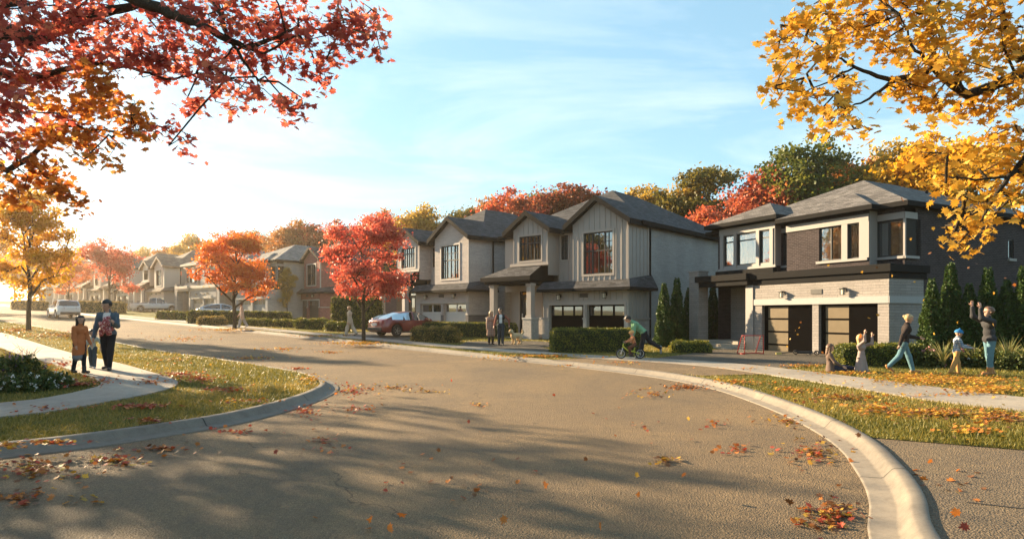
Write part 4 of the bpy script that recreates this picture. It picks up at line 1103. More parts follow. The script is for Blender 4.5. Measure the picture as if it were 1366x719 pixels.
# father pushing a child on a balance bike along the pavement
bp = P(841, 478.5, .152); BH = 183
bike = thing('balance_bike', 'small yellow-green kids bike with black tyres on the pavement', 'bike', bp, R(BH))
WB, WR = .70, .185
TYRE = paint('tyre', (.018, .018, .018), .8); LIME = paint('lime_paint', (.45, .45, .04), .35, var=.05); STEEL = paint('steel', (.5, .5, .5), .3, 1)
def ring(mb, c, r, t, n=28, axis='Y', m=0):
    mb.tube([V3(c) + V3((r * math.cos(2 * math.pi * i / n), 0, r * math.sin(2 * math.pi * i / n))) for i in range(n + 1)], t, 8, m, False)
for x in (WB / 2, -WB / 2):
    w = MB(); ring(w, (x, 0, WR), WR - .024, .024); wo__ = w.build('wheel', TYRE, bike, True)
    rm = MB(); ring(rm, (x, 0, WR), WR - .05, .009)
    for k in range(10):
        a = math.pi * 2 * k / 10; rm.tube([(x, 0, WR), (x + math.cos(a) * (WR - .05), 0, WR + math.sin(a) * (WR - .05))], .003, 5)
    rm.tube([(x, -.05, WR), (x, .05, WR)], .016, 8); rm.build('rim', STEEL, wo__)
f = MB(); f.tube([(.27, 0, .46), (.10, 0, .30), (-.12, 0, .26), (-.35, 0, .185)], .024, 8); f.tube([(-.12, 0, .26), (-.16, 0, .42)], .018, 8); f.tube([(.255, 0, .56), (.28, 0, .40)], .024, 8); f.build('frame', LIME, bike, True)
f = MB(); f.tube([(.28, 0, .40), (.30, .05, .36), (.35, .055, .185)], .012, 8); f.tube([(.28, 0, .40), (.30, -.05, .36), (.35, -.055, .185)], .012, 8); f.build('fork', paint('silver', (.55, .55, .55), .3), bike, True)
f = MB(); f.tube([(.22, -.20, .62), (.25, -.06, .585), (.25, .06, .585), (.22, .20, .62)], .012, 8); f.build('handlebar', M_BLACK, bike, True)
f = MB(); f.hexa([(-.28, -.06, .42), (-.05, -.03, .42), (-.05, .03, .42), (-.28, .06, .42), (-.28, -.07, .46), (-.05, -.03, .45), (-.05, .03, .45), (-.28, .07, .46)]); f.build('saddle', M_BLACK, bike, bevel=.012)
f = MB(); f.tube([(-.08, -.07, .20), (-.08, .07, .20)], .02, 8); f.tube([(-.08, .07, .20), (.02, .09, .16)], .01, 6); f.tube([(-.08, -.07, .20), (-.18, -.09, .24)], .01, 6); f.box(-.03, .06, .08, .16, .145, .165); f.box(-.22, -.13, -.16, -.08, .225, .245); f.build('pedal_crank', M_BLACK, bike)
hr_ = R(BH); bx = V3((math.cos(hr_), math.sin(hr_), 0)); by = V3((-math.sin(hr_), math.cos(hr_), 0))
H_ = .98
person('small child in a plaid top and orange helmet riding the yellow-green bike', bp - bx * .15, BH, H_, dict(lean=14, legs=((62, 72), (40, 60)), arms=((46, 8, 22), (46, 8, 22)), head=(8, 0), crouch=-.47 - .065 * H_),
       dict(wear=[('shirt', plaid('orange_plaid', (.34, .09, .05), (.50, .26, .12), 50), dict(torso=2, arms=1, e=.014)), ('trousers', cloth('brown', (.12, .055, .035)), dict(legs=.95, flare=.008, e=.012))], shoes=LBLACK, hat=('helmet', paint('helmet_orange', (.62, .33, .10), .5, var=.2, scale=20))), kid=2, res=.010)
person('man in a green sweater and dark trousers bending over the child on the bike', P(859, 478, .152) + V3((.03, .22, 0)), BH - 3, 1.80, dict(lean=48, legs=((12, 6), (-36, 24)), arms=((10, 8, 4), (3, 6, 6)), head=(30, 0), feet=(0, -35)),
       dict(wear=[('sweater', cloth('green', (.16, .31, .18)), dict(torso=2, arms=1, collar=1, e=.018)), ('trousers', cloth('ink', (.022, .022, .026)), dict(legs=.97, flare=.008, e=.012))], shoes=paint('shoe_grey', (.2, .2, .2), .6), hair=('cap', HAIR_D)), res=.013)
# five people playing in the leaves on the right lawn
p = P(1110, 495, .13)
person('girl with long brown hair in a taupe dress sitting on the leafy grass', p - V3((.05, 0, 0)), -18, 1.42, dict(lean=-4, legs=((96, 12), (82, 40)), arms=((38, 12, 18), (30, 14, 30)), head=(10, 0), crouch=-.072 * 1.42),
       dict(wear=[('dress', cloth('taupe', (.12, .085, .068)), dict(torso=2, arms=.95, skirt=(.05, -.06, .10, .13), e=.016)), ('trousers', cloth('navy', (.03, .035, .055)), dict(legs=.9, e=.010))], shoes=WHITE, hair=('long', HAIR_B)), group='people playing in the leaves', fem=True, res=.011)
p = P(1149, 496, .13)
person('child in a pale dress kneeling with a leaf raised to the face', p, -60, 1.36, dict(lean=0, legs=((6, 92), (4, 95)), arms=((105, 4, 75, -.4), (128, 6, 50, -.3)), head=(-8, -10), crouch=-.287 * 1.36),
       dict(wear=[('dress', cloth('pale_rose', (.28, .22, .20)), dict(torso=2, arms=.95, skirt=(.05, -.25, .085, .15), e=.012)), ('trousers', BLACKC, dict(legs=.9, e=.010))], shoes=LBLACK, hair=('long', HAIR_L)), group='people playing in the leaves', fem=True, kid=1, res=.011)
p = P(1206, 497, .13)
person('blond woman in a dark sweater and washed blue jeans striding over the leaves', p, -20, 1.64, dict(lean=8, legs=((20, 6), (-20, 22)), arms=((20, 10, 60, -.3), (-30, 12, 12)), head=(8, 0)),
       dict(wear=[('sweater', cloth('umber', (.032, .024, .022)), dict(torso=2, arms=1, collar=1, e=.022)), ('trousers', TEAL, dict(legs=.97, flare=.006, e=.010))], shoes=LEATHER, hair=('bun', HAIR_L)), group='people playing in the leaves', fem=True, res=.012)
p = P(1276, 499, .13)
person('boy in a bright blue hat, striped jacket and tan trousers', p, -15, 1.18, dict(lean=4, legs=((10, 5), (-10, 12)), arms=((24, 8, 70, -.3), (22, 8, 60)), head=(8, 0)),
       dict(wear=[('jacket', plaid('blue_stripe', (.42, .42, .42), (.10, .16, .24), 40), dict(torso=2, arms=1, collar=1, e=.022)), ('trousers', TAN, dict(legs=.97, flare=.012, e=.012))], shoes=LEATHER, hat=('pom', cloth('bright_blue', (.035, .17, .36)))), group='people playing in the leaves', kid=1, res=.012)
p = P(1320, 500, .13)
person('person in a dark hoodie, blue jeans and orange boots with both arms raised', p, 172, 1.80, dict(lean=3, legs=((5, 4), (-4, 6)), arms=((108, 4, 66, -.05), (118, 4, 58, -.05)), head=(-10, 0)),
       dict(wear=[('hoodie', cloth('graphite', (.040, .040, .043)), dict(torso=2, arms=.95, collar=1, e=.022)), ('trousers', TEAL, dict(legs=.9, flare=.004, e=.010))], boots=LEATHER, hair=('cap', HAIR_B)), group='people playing in the leaves', res=.013)

# ------------------------------------------------------------------ vehicles
def interp(pts, x): return float(np.interp(x, [p[0] for p in pts], [p[1] for p in pts]))
def carpaint(name, c, metal=.2):
    q = NT(name); q.set(c, .28, metal, .5); q.b.inputs['Coat Weight'].default_value = .8; q.b.inputs['Coat Roughness'].default_value = .05
    f = q.noise(2.5, 4, .6, q.obj()); q.l(q.mix(f, scl(c, .85), scl(c, 1.1)), q.b.inputs['Base Color'])
    return q.m
M_CARGLASS = glassmat('car_glass', (.012, .014, .016), .05)
M_TRIMB = paint('black_plastic', (.022, .022, .023), .6)
M_TAIL = paint('tail_lamp', (.30, .012, .012), .2); M_HEAD = paint('head_lamp', (.65, .66, .66), .15, .3); M_PLATE = paint('number_plate', (.55, .56, .55), .5)
M_RIM = paint('alloy', (.36, .36, .37), .3, .9); M_TREAD = paint('tyre', (.018, .018, .018), .8)
def car(name, label, cat, loc, heading, col, L, W, belt, roof, wheels, glass, wr=.34, gz=.23, tumble=.76, group=None, pillars=(), shield=None, back=None, bed=None):
    root = thing(name, label, cat, loc, R(heading), group)
    x0, x1 = -L / 2, L / 2
    xs = sorted(set([round(v, 3) for v in np.arange(x0, x1 + .001, .05)] + [round(a, 3) for a in (*glass, *(shield or ()), *(back or ()))]))
    rows = []
    hw = W / 2
    for x in xs:
        e = max(0, (abs(x) - (L / 2 - .55)) / .55)
        w = hw * (1 - .20 * e ** 2.2)
        zb = gz + (.10 * e ** 2)
        for xw in wheels:
            dx = abs(x - xw)
            if dx < wr + .06: zb = max(zb, wr + math.sqrt(max(0, (wr + .06) ** 2 - dx ** 2)))
        zt = interp(belt, x); zr = interp(roof, x)
        cab = max(0, zr - zt)
        tw = w * (1 - (1 - tumble) * min(1, cab / .45))
        zm = max(zb + .02, zb + (zt - zb) * .45)
        rows.append([(x, 0, max(zb, gz)), (x, w * .93, zb), (x, w * .985, min(zb + .10, zm)), (x, w, max(zm, zb)), (x, w * .955, zt - .03), (x, w * .935 if cab > .05 else w * .90, zt), (x, tw * 1.0 if cab > .05 else w * .6, zr - .04 * min(1, cab / .2) if cab > .05 else zt + .025), (x, tw * .9 if cab > .05 else w * .4, zr if cab > .05 else zt + .035), (x, 0, (zr + .035) if cab > .05 else zt + .045)])
    n = len(rows[0])
    body, gl = MB(), MB()
    for sgn in (1, -1):
        for i in range(len(rows) - 1):
            xm = (xs[i] + xs[i + 1]) / 2
            for j in range(n - 1):
                q = [rows[i][j], rows[i][j + 1], rows[i + 1][j + 1], rows[i + 1][j]]
                q = [(a, b * sgn, c) for a, b, c in q]
                isg = False
                if j == 5 and glass[0] < xm < glass[1]: isg = not any(abs(xm - pl) < .05 for pl in pillars)
                if shield and shield[0] < xm < shield[1] and j in (6, 7): isg = True
                if back and back[0] < xm < back[1] and j in (6, 7): isg = True
                low = j <= 0
                (gl if isg else body).poly(q, 1 if low else 0)
    for k in (0, -1):
        r_ = rows[k]; body.poly([(a, b, c) for a, b, c in r_] + [(a, -b, c) for a, b, c in r_[::-1]], 0)
    ob = body.build('body', [col, M_TRIMB], root, True)
    bm = bmesh.new(); bm.from_mesh(ob.data); bmesh.ops.remove_doubles(bm, verts=bm.verts[:], dist=.004); bmesh.ops.recalc_face_normals(bm, faces=bm.faces[:])
    for e in bm.edges:
        if len(e.link_faces) == 2 and e.calc_face_angle(0) > .75: e.smooth = False
    bm.to_mesh(ob.data); bm.free()
    gl.build('window', M_CARGLASS, root, True)
    for xw in wheels:
        for s in (1, -1):
            m4 = Matrix.Translation((xw, s * (hw - .11), wr)) @ Matrix.Rotation(R(90), 4, 'X')
            t = MB(); t.lathe([(wr * .62, -.10), (wr * .93, -.11), (wr, -.07), (wr, .07), (wr * .93, .11), (wr * .62, .10), (wr * .62, -.10)], 28, 0, m4); t.lathe([(.001, -.05), (wr * .62, -.05)], 28, 0, m4); t.lathe([(.001, .05), (wr * .62, .05)], 28, 0, m4)
            wh = t.build('wheel', M_TREAD, root, True)
            r_ = MB(); side = -s
            r_.lathe([(wr * .56, side * .075), (wr * .66, side * .085), (wr * .66, side * .10), (wr * .60, side * .10), (wr * .56, side * .075)], 24, 0, m4); r_.lathe([(.001, side * .095), (wr * .16, side * .09), (wr * .16, side * .05)], 12, 0, m4)
            for k in range(5):
                a = 2 * math.pi * k / 5
                c, d = math.cos(a), math.sin(a); px_, py_ = -d, c
                v = [m4 @ V3((c * r1 + px_ * ww, d * r1 + py_ * ww, side * zz)) for r1, ww, zz in ((wr * .12, -.035, .07), (wr * .62, -.03, .075), (wr * .62, .03, .075), (wr * .12, .035, .07), (wr * .12, -.03, .092), (wr * .62, -.025, .095), (wr * .62, .025, .095), (wr * .12, .03, .092))]
                r_.hexa(v)
            r_.build('rim', M_RIM, wh)
    zt0 = interp(belt, x0 + .1); zt1 = interp(belt, x1 - .1)
    for s in (1, -1):
        a = MB(); a.hexa([(x0 - .02, s * hw * .48, zt0 - .20), (x0 + .32, s * hw * .93, zt0 - .17), (x0 + .32, s * hw * .90, zt0 - .19), (x0 + .05, s * hw * .48, zt0 - .20), (x0 - .02, s * hw * .48, zt0 - .06), (x0 + .32, s * hw * .955, zt0 - .05), (x0 + .32, s * hw * .90, zt0 - .05), (x0 + .05, s * hw * .48, zt0 - .06)])
        a.build('tail_light', M_TAIL, root)
        a = MB(); a.hexa([(x1 + .012, s * hw * .45, zt1 - .17), (x1 - .30, s * hw * .945, zt1 - .12), (x1 - .30, s * hw * .88, zt1 - .12), (x1 - .05, s * hw * .45, zt1 - .17), (x1 + .012, s * hw * .45, zt1 - .05), (x1 - .30, s * hw * .93, zt1 - .02), (x1 - .30, s * hw * .88, zt1 - .02), (x1 - .05, s * hw * .45, zt1 - .05)])
        a.build('headlight', M_HEAD, root)
        xm = glass[1] - .28; zb = interp(belt, xm)
        a = MB(); a.box(xm - .09, xm + .07, s * (hw + .02) - .09, s * (hw + .02) + .09, zb + .02, zb + .15); a.build('mirror', col, root, bevel=.03)
        for xh in ((glass[0] + glass[1]) / 2 - .55, (glass[0] + glass[1]) / 2 + .45):
            a = MB(); a.box(xh - .1, xh + .1, s * hw * .985 - .012, s * hw * .985 + .012, zt0 * .0 + interp(belt, xh) - .13, interp(belt, xh) - .10); a.build('door_handle', M_TRIMB, root)
    a = MB(); a.box(x0 - .04, x0 + .18, -hw * .80, hw * .80, gz + .12, gz + .30); a.build('rear_bumper', M_TRIMB, root, bevel=.02)
    a = MB(); a.box(x1 - .18, x1 + .03, -hw * .80, hw * .80, gz + .10, gz + .26); a.build('front_bumper', M_TRIMB, root, bevel=.02)
    for s in (1, -1):
        a = MB(); a.box(wheels[1] + wr + .08, wheels[0] - wr - .08, s * hw * .975 - .02, s * hw * .975 + .015, gz - .01, gz + .10); a.build('side_skirt', M_TRIMB, root, bevel=.02)
        xm_ = (glass[0] + glass[1]) / 2
        for xd in (wheels[0] - wr - .12, xm_ - .1, wheels[1] + wr - .25):
            a = MB(); zt_ = interp(belt, xd); a.hexa([(xd - .006, s * hw * .97, gz + .12), (xd + .006, s * hw * .97, gz + .12), (xd + .006, s * (hw * 1.003), gz + .12), (xd - .006, s * (hw * 1.003), gz + .12), (xd - .006, s * hw * .93, zt_ - .03), (xd + .006, s * hw * .93, zt_ - .03), (xd + .006, s * (hw * .96), zt_ - .03), (xd - .006, s * (hw * .96), zt_ - .03)]); a.build('door_seam', M_TRIMB, root)
    a = MB(); a.box(x0 - .035, x0 + .02, -.26, .26, zt0 - .32, zt0 - .19); a.build('number_plate', M_PLATE, root)
    if bed:
        a = MB(); a.box(bed[0] + .08, bed[1] - .05, -hw * .8, hw * .8, bed[2] - .0, bed[2] + .055); a.build('bed_cover', M_TRIMB, root)
    return root
p = P(545, 447.5, .14)
car('sedan_car', 'dark red sedan parked on the driveway beside the crimson maple', 'car', p, 44, carpaint('paint_red', (.20, .022, .02)), 4.75, 1.84,
    [(-2.375, .84), (-2.3, .96), (-2.1, 1.0), (-1.6, .98), (-.5, .95), (.9, .93), (1.2, .91), (1.9, .80), (2.3, .66), (2.375, .56)],
    [(-2.3, .8), (-2.2, 1.0), (-1.7, 1.22), (-1.1, 1.38), (-.45, 1.45), (.05, 1.44), (.45, 1.35), (1.2, .93), (1.35, .85)], (1.42, -1.40), (-1.75, .95), .335, .22, .72, pillars=(-.25,), shield=(.4, 1.15), back=(-2.1, -1.15))
p = P(85, 424, .0)
car('suv_car', 'white SUV driving away up the street, seen from behind', 'car', p, 138, carpaint('paint_white', (.62, .61, .59), 0), 4.70, 1.92,
    [(-2.35, .98), (-2.2, 1.10), (0, 1.06), (.95, 1.04), (1.6, .98), (2.2, .86), (2.35, .70)],
    [(-2.3, 1.0), (-2.2, 1.16), (-1.92, 1.62), (-1.2, 1.68), (.2, 1.66), (.55, 1.56), (1.1, 1.04), (1.3, .9)], (1.42, -1.38), (-1.95, .9), .37, .27, .78, pillars=(-.35, -1.35), shield=(.5, 1.08), back=(-2.24, -1.90))
p = P(208, 416, .15)
car('pickup_truck', 'white pickup truck parked side-on by the cream house', 'pickup truck', p, 32, carpaint('paint_white2', (.58, .57, .56), 0), 5.85, 1.98,
    [(-2.92, 1.12), (-1.1, 1.12), (-.9, 1.12), (1.0, 1.12), (1.3, 1.12), (2.3, 1.06), (2.8, .98), (2.92, .8)],
    [(-1.1, 1.1), (-.92, 1.2), (-.72, 1.76), (-.4, 1.82), (.45, 1.81), (.7, 1.74), (1.28, 1.12), (1.4, 1.0)], (1.85, -1.75), (-.8, 1.05), .39, .36, .80, pillars=(.02,), shield=(.65, 1.22), back=(-.95, -.70), bed=(-2.9, -1.0, 1.13))
p = P(297, 425, .15)
car('sedan_car', 'silver grey sedan parked behind the clipped hedge, only its roof showing', 'car', p, 30, carpaint('paint_silver', (.34, .36, .39), .5), 4.75, 1.84,
    [(-2.375, .84), (-2.3, .96), (-2.1, 1.0), (-1.6, .98), (-.5, .95), (.9, .93), (1.2, .91), (1.9, .80), (2.3, .66), (2.375, .56)],
    [(-2.3, .8), (-2.2, 1.0), (-1.7, 1.22), (-1.1, 1.38), (-.45, 1.45), (.05, 1.44), (.45, 1.35), (1.2, .93), (1.35, .85)], (1.42, -1.40), (-1.75, .95), .335, .22, .72, pillars=(-.25,), shield=(.4, 1.15), back=(-2.1, -1.15))

# ------------------------------------------------------------------ toys on the driveway of the nearest house
M_REDT = paint('red_tube', (.34, .035, .03), .4)
gp_ = P(1006, 472.5, .14)
net = thing('hockey_goal', 'red tubular street hockey goal in front of the porch steps', 'goal', gp_, R(20))
GW, GH, GD = .95, .76, .45
f = MB()
f.tube([(-GW / 2, 0, .02), (-GW / 2, 0, GH), (GW / 2, 0, GH), (GW / 2, 0, .02)], .019, 8)
f.tube([(-GW / 2, 0, .02), (-GW / 2, GD, .02), (GW / 2, GD, .02), (GW / 2, 0, .02)], .022, 8)
for s in (-1, 1): f.tube([(s * GW / 2, 0, GH), (s * GW / 2, GD * .35, GH), (s * GW / 2, GD, .02)], .018, 8)
f.tube([(-GW / 2, GD * .35, GH), (GW / 2, GD * .35, GH)], .018, 8); f.build('frame', M_REDT, net, True)
f = MB()
for k in range(16):
    x = -GW / 2 + GW * k / 15; f.tube([(x, GD * .35, GH), (x, GD, .02)], .0035, 4)
for k in range(10):
    t = k / 9; f.tube([(-GW / 2, lerp(GD * .35, GD, t), lerp(GH, .02, t)), (GW / 2, lerp(GD * .35, GD, t), lerp(GH, .02, t))], .0035, 4)
for s in (-1, 1):
    for k in range(1, 8):
        z = GH * k / 8; f.tube([(s * GW / 2, 0, z), (s * GW / 2, lerp(GD, GD * .35, k / 8), z)], .0035, 4)
f.build('net', paint('net_cord', (.30, .28, .25), .8), net)
sp_ = P(1076, 473.5, .14)
sc = thing('kick_scooter', 'black and silver kick scooter lying on its side on the driveway', 'scooter', sp_, R(-28))
f = MB(); f.box(-.34, .22, .0, .06, .05, .16); f.build('deck', M_BLACK, sc, bevel=.015)
for x in (-.40, .36):
    w = MB(); ring(w, (x, .03, .10), .075, .022); w.tube([(x, 0, .10), (x, .06, .10)], .03, 8); w.build('wheel', TYRE, sc, True)
f = MB(); f.tube([(.36, .03, .10), (.28, .03, .12), (.20, -.72, .10)], .018, 8); f.build('steering_tube', STEEL, sc, True)
f = MB(); f.tube([(.02, -.70, .03), (.20, -.72, .10), (.38, -.70, .18)], .015, 8); f.build('handlebar', M_BLACK, sc, True)
sp_ = P(1050, 473, .14)
hk = thing('hockey_stick', 'black and yellow hockey stick lying on the driveway', 'hockey stick', sp_, R(10))
f = MB(); f.tube([(-.28, 0, .05), (.55, .05, .14), (.95, .08, .03)], .016, 6); f.build('shaft', M_BLACK, hk)
f = MB(); f.hexa([(-.50, -.02, .02), (-.26, -.02, .02), (-.26, .01, .02), (-.50, .01, .02), (-.50, -.02, .09), (-.26, -.02, .09), (-.26, .01, .09), (-.50, .01, .09)]); f.build('blade', paint('yellow_tape', (.5, .42, .12), .6), hk)

# ------------------------------------------------------------------ foliage
def maple_leaf(curl=.18):
    """five-lobed leaf, about 1 unit across, in the xy plane, as a fan of triangles"""
    out = [(0, -.48), (.10, -.30), (.36, -.40), (.26, -.16), (.50, .02), (.28, .06), (.30, .26), (.14, .18), (0, .56), (-.14, .18), (-.30, .26), (-.28, .06), (-.50, .02), (-.26, -.16), (-.36, -.40), (-.10, -.30)]
    V_ = [(0, -.08, 0)] + [(x, y, curl * (abs(x) * .9 + max(0, y) * .5) - .05) for x, y in out]
    F_ = [(0, 1 + i, 1 + (i + 1) % len(out)) for i in range(len(out))]
    return np.array(V_), np.array(F_)
def small_leaf(curl=.2):
    V_ = np.array([(0, -.5, 0), (.30, -.15, curl * .3), (.42, .12, curl * .45), (0, .55, curl * .2), (-.42, .12, curl * .45), (-.30, -.15, curl * .3), (0, 0, -.05)])
    F_ = np.array([(6, 0, 1), (6, 1, 2), (6, 2, 3), (6, 3, 4), (6, 4, 5), (6, 5, 0)])
    return V_, F_
def quad_leaf():
    return np.array([(-.5, -.3, 0), (.1, -.5, .06), (.5, .3, 0), (-.1, .5, .06)]), np.array([(0, 1, 2), (0, 2, 3)])
def rand_rot(n, rng, flat=0.0):
    """random rotation matrices; flat pulls the leaf normals towards vertical"""
    nrm = rng.normal(size=(n, 3)); nrm[:, 2] = nrm[:, 2] * (1 - flat) + np.sign(nrm[:, 2] + .01) * flat * 3
    nrm /= np.linalg.norm(nrm, axis=1)[:, None]
    t = rng.normal(size=(n, 3)); t -= nrm * (t * nrm).sum(1)[:, None]; t /= np.linalg.norm(t, axis=1)[:, None]
    return np.stack([t, np.cross(nrm, t), nrm], 2)
def leaf_cloud(name, C, size, mats, rng, shape='quad', tint=None, midx=None, flat=0.0):
    n = len(C)
    V0, F0 = dict(quad=quad_leaf, small=small_leaf, maple=maple_leaf)[shape]()
    Rm = rand_rot(n, rng, flat)
    sz = np.asarray(size) * np.ones(n)
    V_ = np.einsum('nij,kj->nki', Rm, V0) * sz[:, None, None] + np.asarray(C)[:, None, :]
    F_ = F0[None] + (np.arange(n) * len(V0))[:, None, None]
    t = rng.random(n) if tint is None else np.clip(tint, 0, 1)
    return npmesh(name, V_.reshape(-1, 3), F_.reshape(-1, 3), mats, np.repeat(t, len(F0)), None if midx is None else np.repeat(midx, len(F0)))
BARK = soil_mat('bark', ((.025, .020, .016), (.060, .048, .038), (.11, .09, .072)))
def grow_tree(rng, H, crown_r, crown_z0, trunk_r, nlimb=9, nsub=5, lean=.05, spread=1.0, shape='round'):
    """skeleton polylines + cluster centres inside an uneven crown envelope"""
    polys = []; tips = []
    top = np.array([rng.normal(0, lean * H * .3), rng.normal(0, lean * H * .3), H * .93])
    n = 8; ts = np.linspace(0, 1, n)
    wob = rng.normal(0, .02 * H, (n, 2)) * ts[:, None]
    tr = np.array([[top[0] * t + wob[i, 0], top[1] * t + wob[i, 1], top[2] * t] for i, t in enumerate(ts)])
    polys.append((tr, trunk_r * (1 - ts * .9)))
    def env(z):
        t = np.clip((z - crown_z0) / (H - crown_z0), 0, 1)
        if shape == 'cone': return crown_r * (1 - t) ** .8 + .1
        if shape == 'oval': return crown_r * np.sin(np.pi * (.12 + .86 * t)) ** .7
        return crown_r * np.sin(np.pi * (.18 + .80 * t)) ** .6
    for k in range(nlimb):
        t0 = lerp(crown_z0 / H * .85, .88, (k + rng.random() * .8) / nlimb)
        s0 = np.array([np.interp(t0, ts, tr[:, i]) for i in range(3)])
        a = k * 2.399 + rng.normal(0, .4)
        zt = min(H * .97, s0[2] + (H - s0[2]) * rng.uniform(.06, .62)); r_ = env(zt) * rng.uniform(.6, 1.22)
        e = np.array([tr[-1][0] * zt / H + math.cos(a) * r_, tr[-1][1] * zt / H + math.sin(a) * r_, zt])
        m1 = s0 * .6 + e * .4 + np.array([0, 0, .08 * H * rng.uniform(.0, 1)]); m2 = s0 * .25 + e * .75 + rng.normal(0, .03 * H, 3)
        lm = np.array([s0, m1, m2, e]); r0 = trunk_r * (1 - t0) * .55 + .015
        polys.append((lm, np.array([r0, r0 * .7, r0 * .42, r0 * .15])))
        tips.append(e)
        for j in range(nsub):
            u = rng.uniform(.3, .98); q = u * 3; i = int(min(2, q)); s1 = lm[i] + (lm[i + 1] - lm[i]) * (q - i)
            d = rng.normal(size=3); d[2] = abs(d[2]) * .5 - .15; d /= np.linalg.norm(d)
            e1 = s1 + d * crown_r * rng.uniform(.25, .55)
            zc = max(e1[2], crown_z0 * .9); rr = math.hypot(e1[0], e1[1]); em = env(zc) * rng.uniform(.9, 1.3)
            if rr > em: e1[0] *= em / rr; e1[1] *= em / rr
            e1[2] = min(zc, H)
            polys.append((np.array([s1, (s1 + e1) / 2 + rng.normal(0, .02 * H, 3), e1]), np.array([r0 * .4, r0 * .25, r0 * .08]) + .004))
            tips.append(e1); tips.append((s1 + e1) / 2)
    return polys, np.array(tips)
def tree_meshes(rng, H, crown_r, z0, trunk_r, mats, nlimb=10, nsub=6, per=46, leaf=.16, sig=.36, shape='round', leafshape='quad'):
    polys, tips = grow_tree(rng, H, crown_r, z0, trunk_r, nlimb, nsub, shape=shape)
    mb = MB()
    for pl, rd in polys: mb.tube(pl, list(rd), 6, 0, False)
    tm = mb.data('trunk', [BARK], True)
    C = np.repeat(tips, per, 0); k = rng.random(len(tips))
    C = C + rng.normal(0, 1, C.shape) * np.array([sig, sig, sig * .62]) * np.repeat(rng.uniform(.45, 1.25, len(tips)), per)[:, None]
    t = np.repeat(k, per) * .55 + rng.random(len(C)) * .45
    C = C[C[:, 2] > z0 * .55]; t = t[:len(C)]
    cm = leaf_cloud('crown', C, rng.uniform(.7, 1.3, len(C)) * leaf, mats, rng, leafshape, t)
    return tm, cm
def put_tree(name, label, loc, meshes, mat=None, scale=1.0, rz=0.0, group=None, cat='tree', sz=None):
    r = thing(name, label, cat, loc, rz, group); r.scale = (scale, scale, sz or scale)
    nobj('trunk', meshes[0], r)
    c = nobj('crown', meshes[1], r)
    if mat: c.material_slots[0].link = 'OBJECT'; c.material_slots[0].material = mat
    return r
L_CRIM = leafmat('leaf_crimson', [(.30, .04, .036), (.48, .085, .07), (.58, .16, .115), (.62, .26, .15)])
L_FLAME = leafmat('leaf_flame', [(.42, .06, .02), (.55, .13, .025), (.58, .20, .03), (.60, .30, .06)])
L_PINK = leafmat('leaf_pink', [(.46, .09, .07), (.55, .15, .10), (.58, .24, .13)])
L_GOLD = leafmat('leaf_gold', [(.38, .18, .012), (.55, .30, .015), (.64, .40, .025), (.46, .36, .03)])
L_OLIVE = leafmat('leaf_olive', [(.05, .055, .014), (.10, .10, .02), (.17, .15, .03), (.24, .19, .04)])
L_GREEN = leafmat('leaf_green', [(.035, .055, .012), (.07, .10, .018), (.14, .16, .03), (.22, .20, .04)])
L_RUST = leafmat('leaf_rust', [(.18, .06, .02), (.28, .11, .03), (.34, .17, .04), (.22, .15, .04)])
L_AMBER = leafmat('leaf_amber', [(.22, .14, .02), (.34, .22, .03), (.42, .30, .05), (.26, .22, .04)])
L_BRICK = leafmat('leaf_brick', [(.24, .045, .03), (.36, .075, .045), (.44, .13, .06), (.40, .20, .08)])
L_BROWN = leafmat('leaf_russet', [(.13, .035, .02), (.22, .06, .03), (.30, .09, .035), (.14, .12, .03)])

# street trees along both kerbs
g1 = np.random.default_rng(21)
TM_CRIM = tree_meshes(g1, 8.9, 2.45, 2.0, .15, [L_CRIM], 17, 9, 56, .118, .30)
put_tree('maple_tree', 'young crimson maple in a ring of yellow leaves by the red sedan', P(485, 456, .12), TM_CRIM, None, .80, group='street trees')
TM_FLAME = tree_meshes(g1, 7.7, 2.5, 2.0, .16, [L_FLAME], 16, 8, 58, .128, .32)
put_tree('maple_tree', 'bright orange maple on the verge in front of the silver brick house', P(313, 439, .12), TM_FLAME, None, .90, rz=1.0, group='street trees')
TM_PINK = tree_meshes(g1, 10.5, 3.9, 2.9, .17, [L_PINK], 13, 7, 54, .19, .45)
put_tree('maple_tree', 'hazy coral red maple far down the street beyond the white SUV', P(146, 417, .12), TM_PINK, None, .86, group='street trees')
put_tree('maple_tree', 'far orange red maple left of the coral one, by the white SUV', P(92, 411, .12), TM_PINK, L_FLAME, .75, 2.0, group='street trees')
TM_GOLD = tree_meshes(g1, 9.2, 2.7, 2.2, .16, [L_GOLD], 15, 8, 60, .135, .36, 'oval')
put_tree('maple_tree', 'golden yellow tree on the left verge near the picture edge', P(38, 441, .12), TM_GOLD, None, .82, group='street trees', sz=.96)
put_tree('maple_tree', 'far golden tree behind the yellow one at the left end of the street', G(-62, 72, .12), TM_GOLD, None, 1.15, 1.2, group='street trees')
put_tree('maple_tree', 'far flame coloured tree at the left end of the street', G(-58, 60, .12), TM_FLAME, L_FLAME, 1.0, .4, group='street trees')

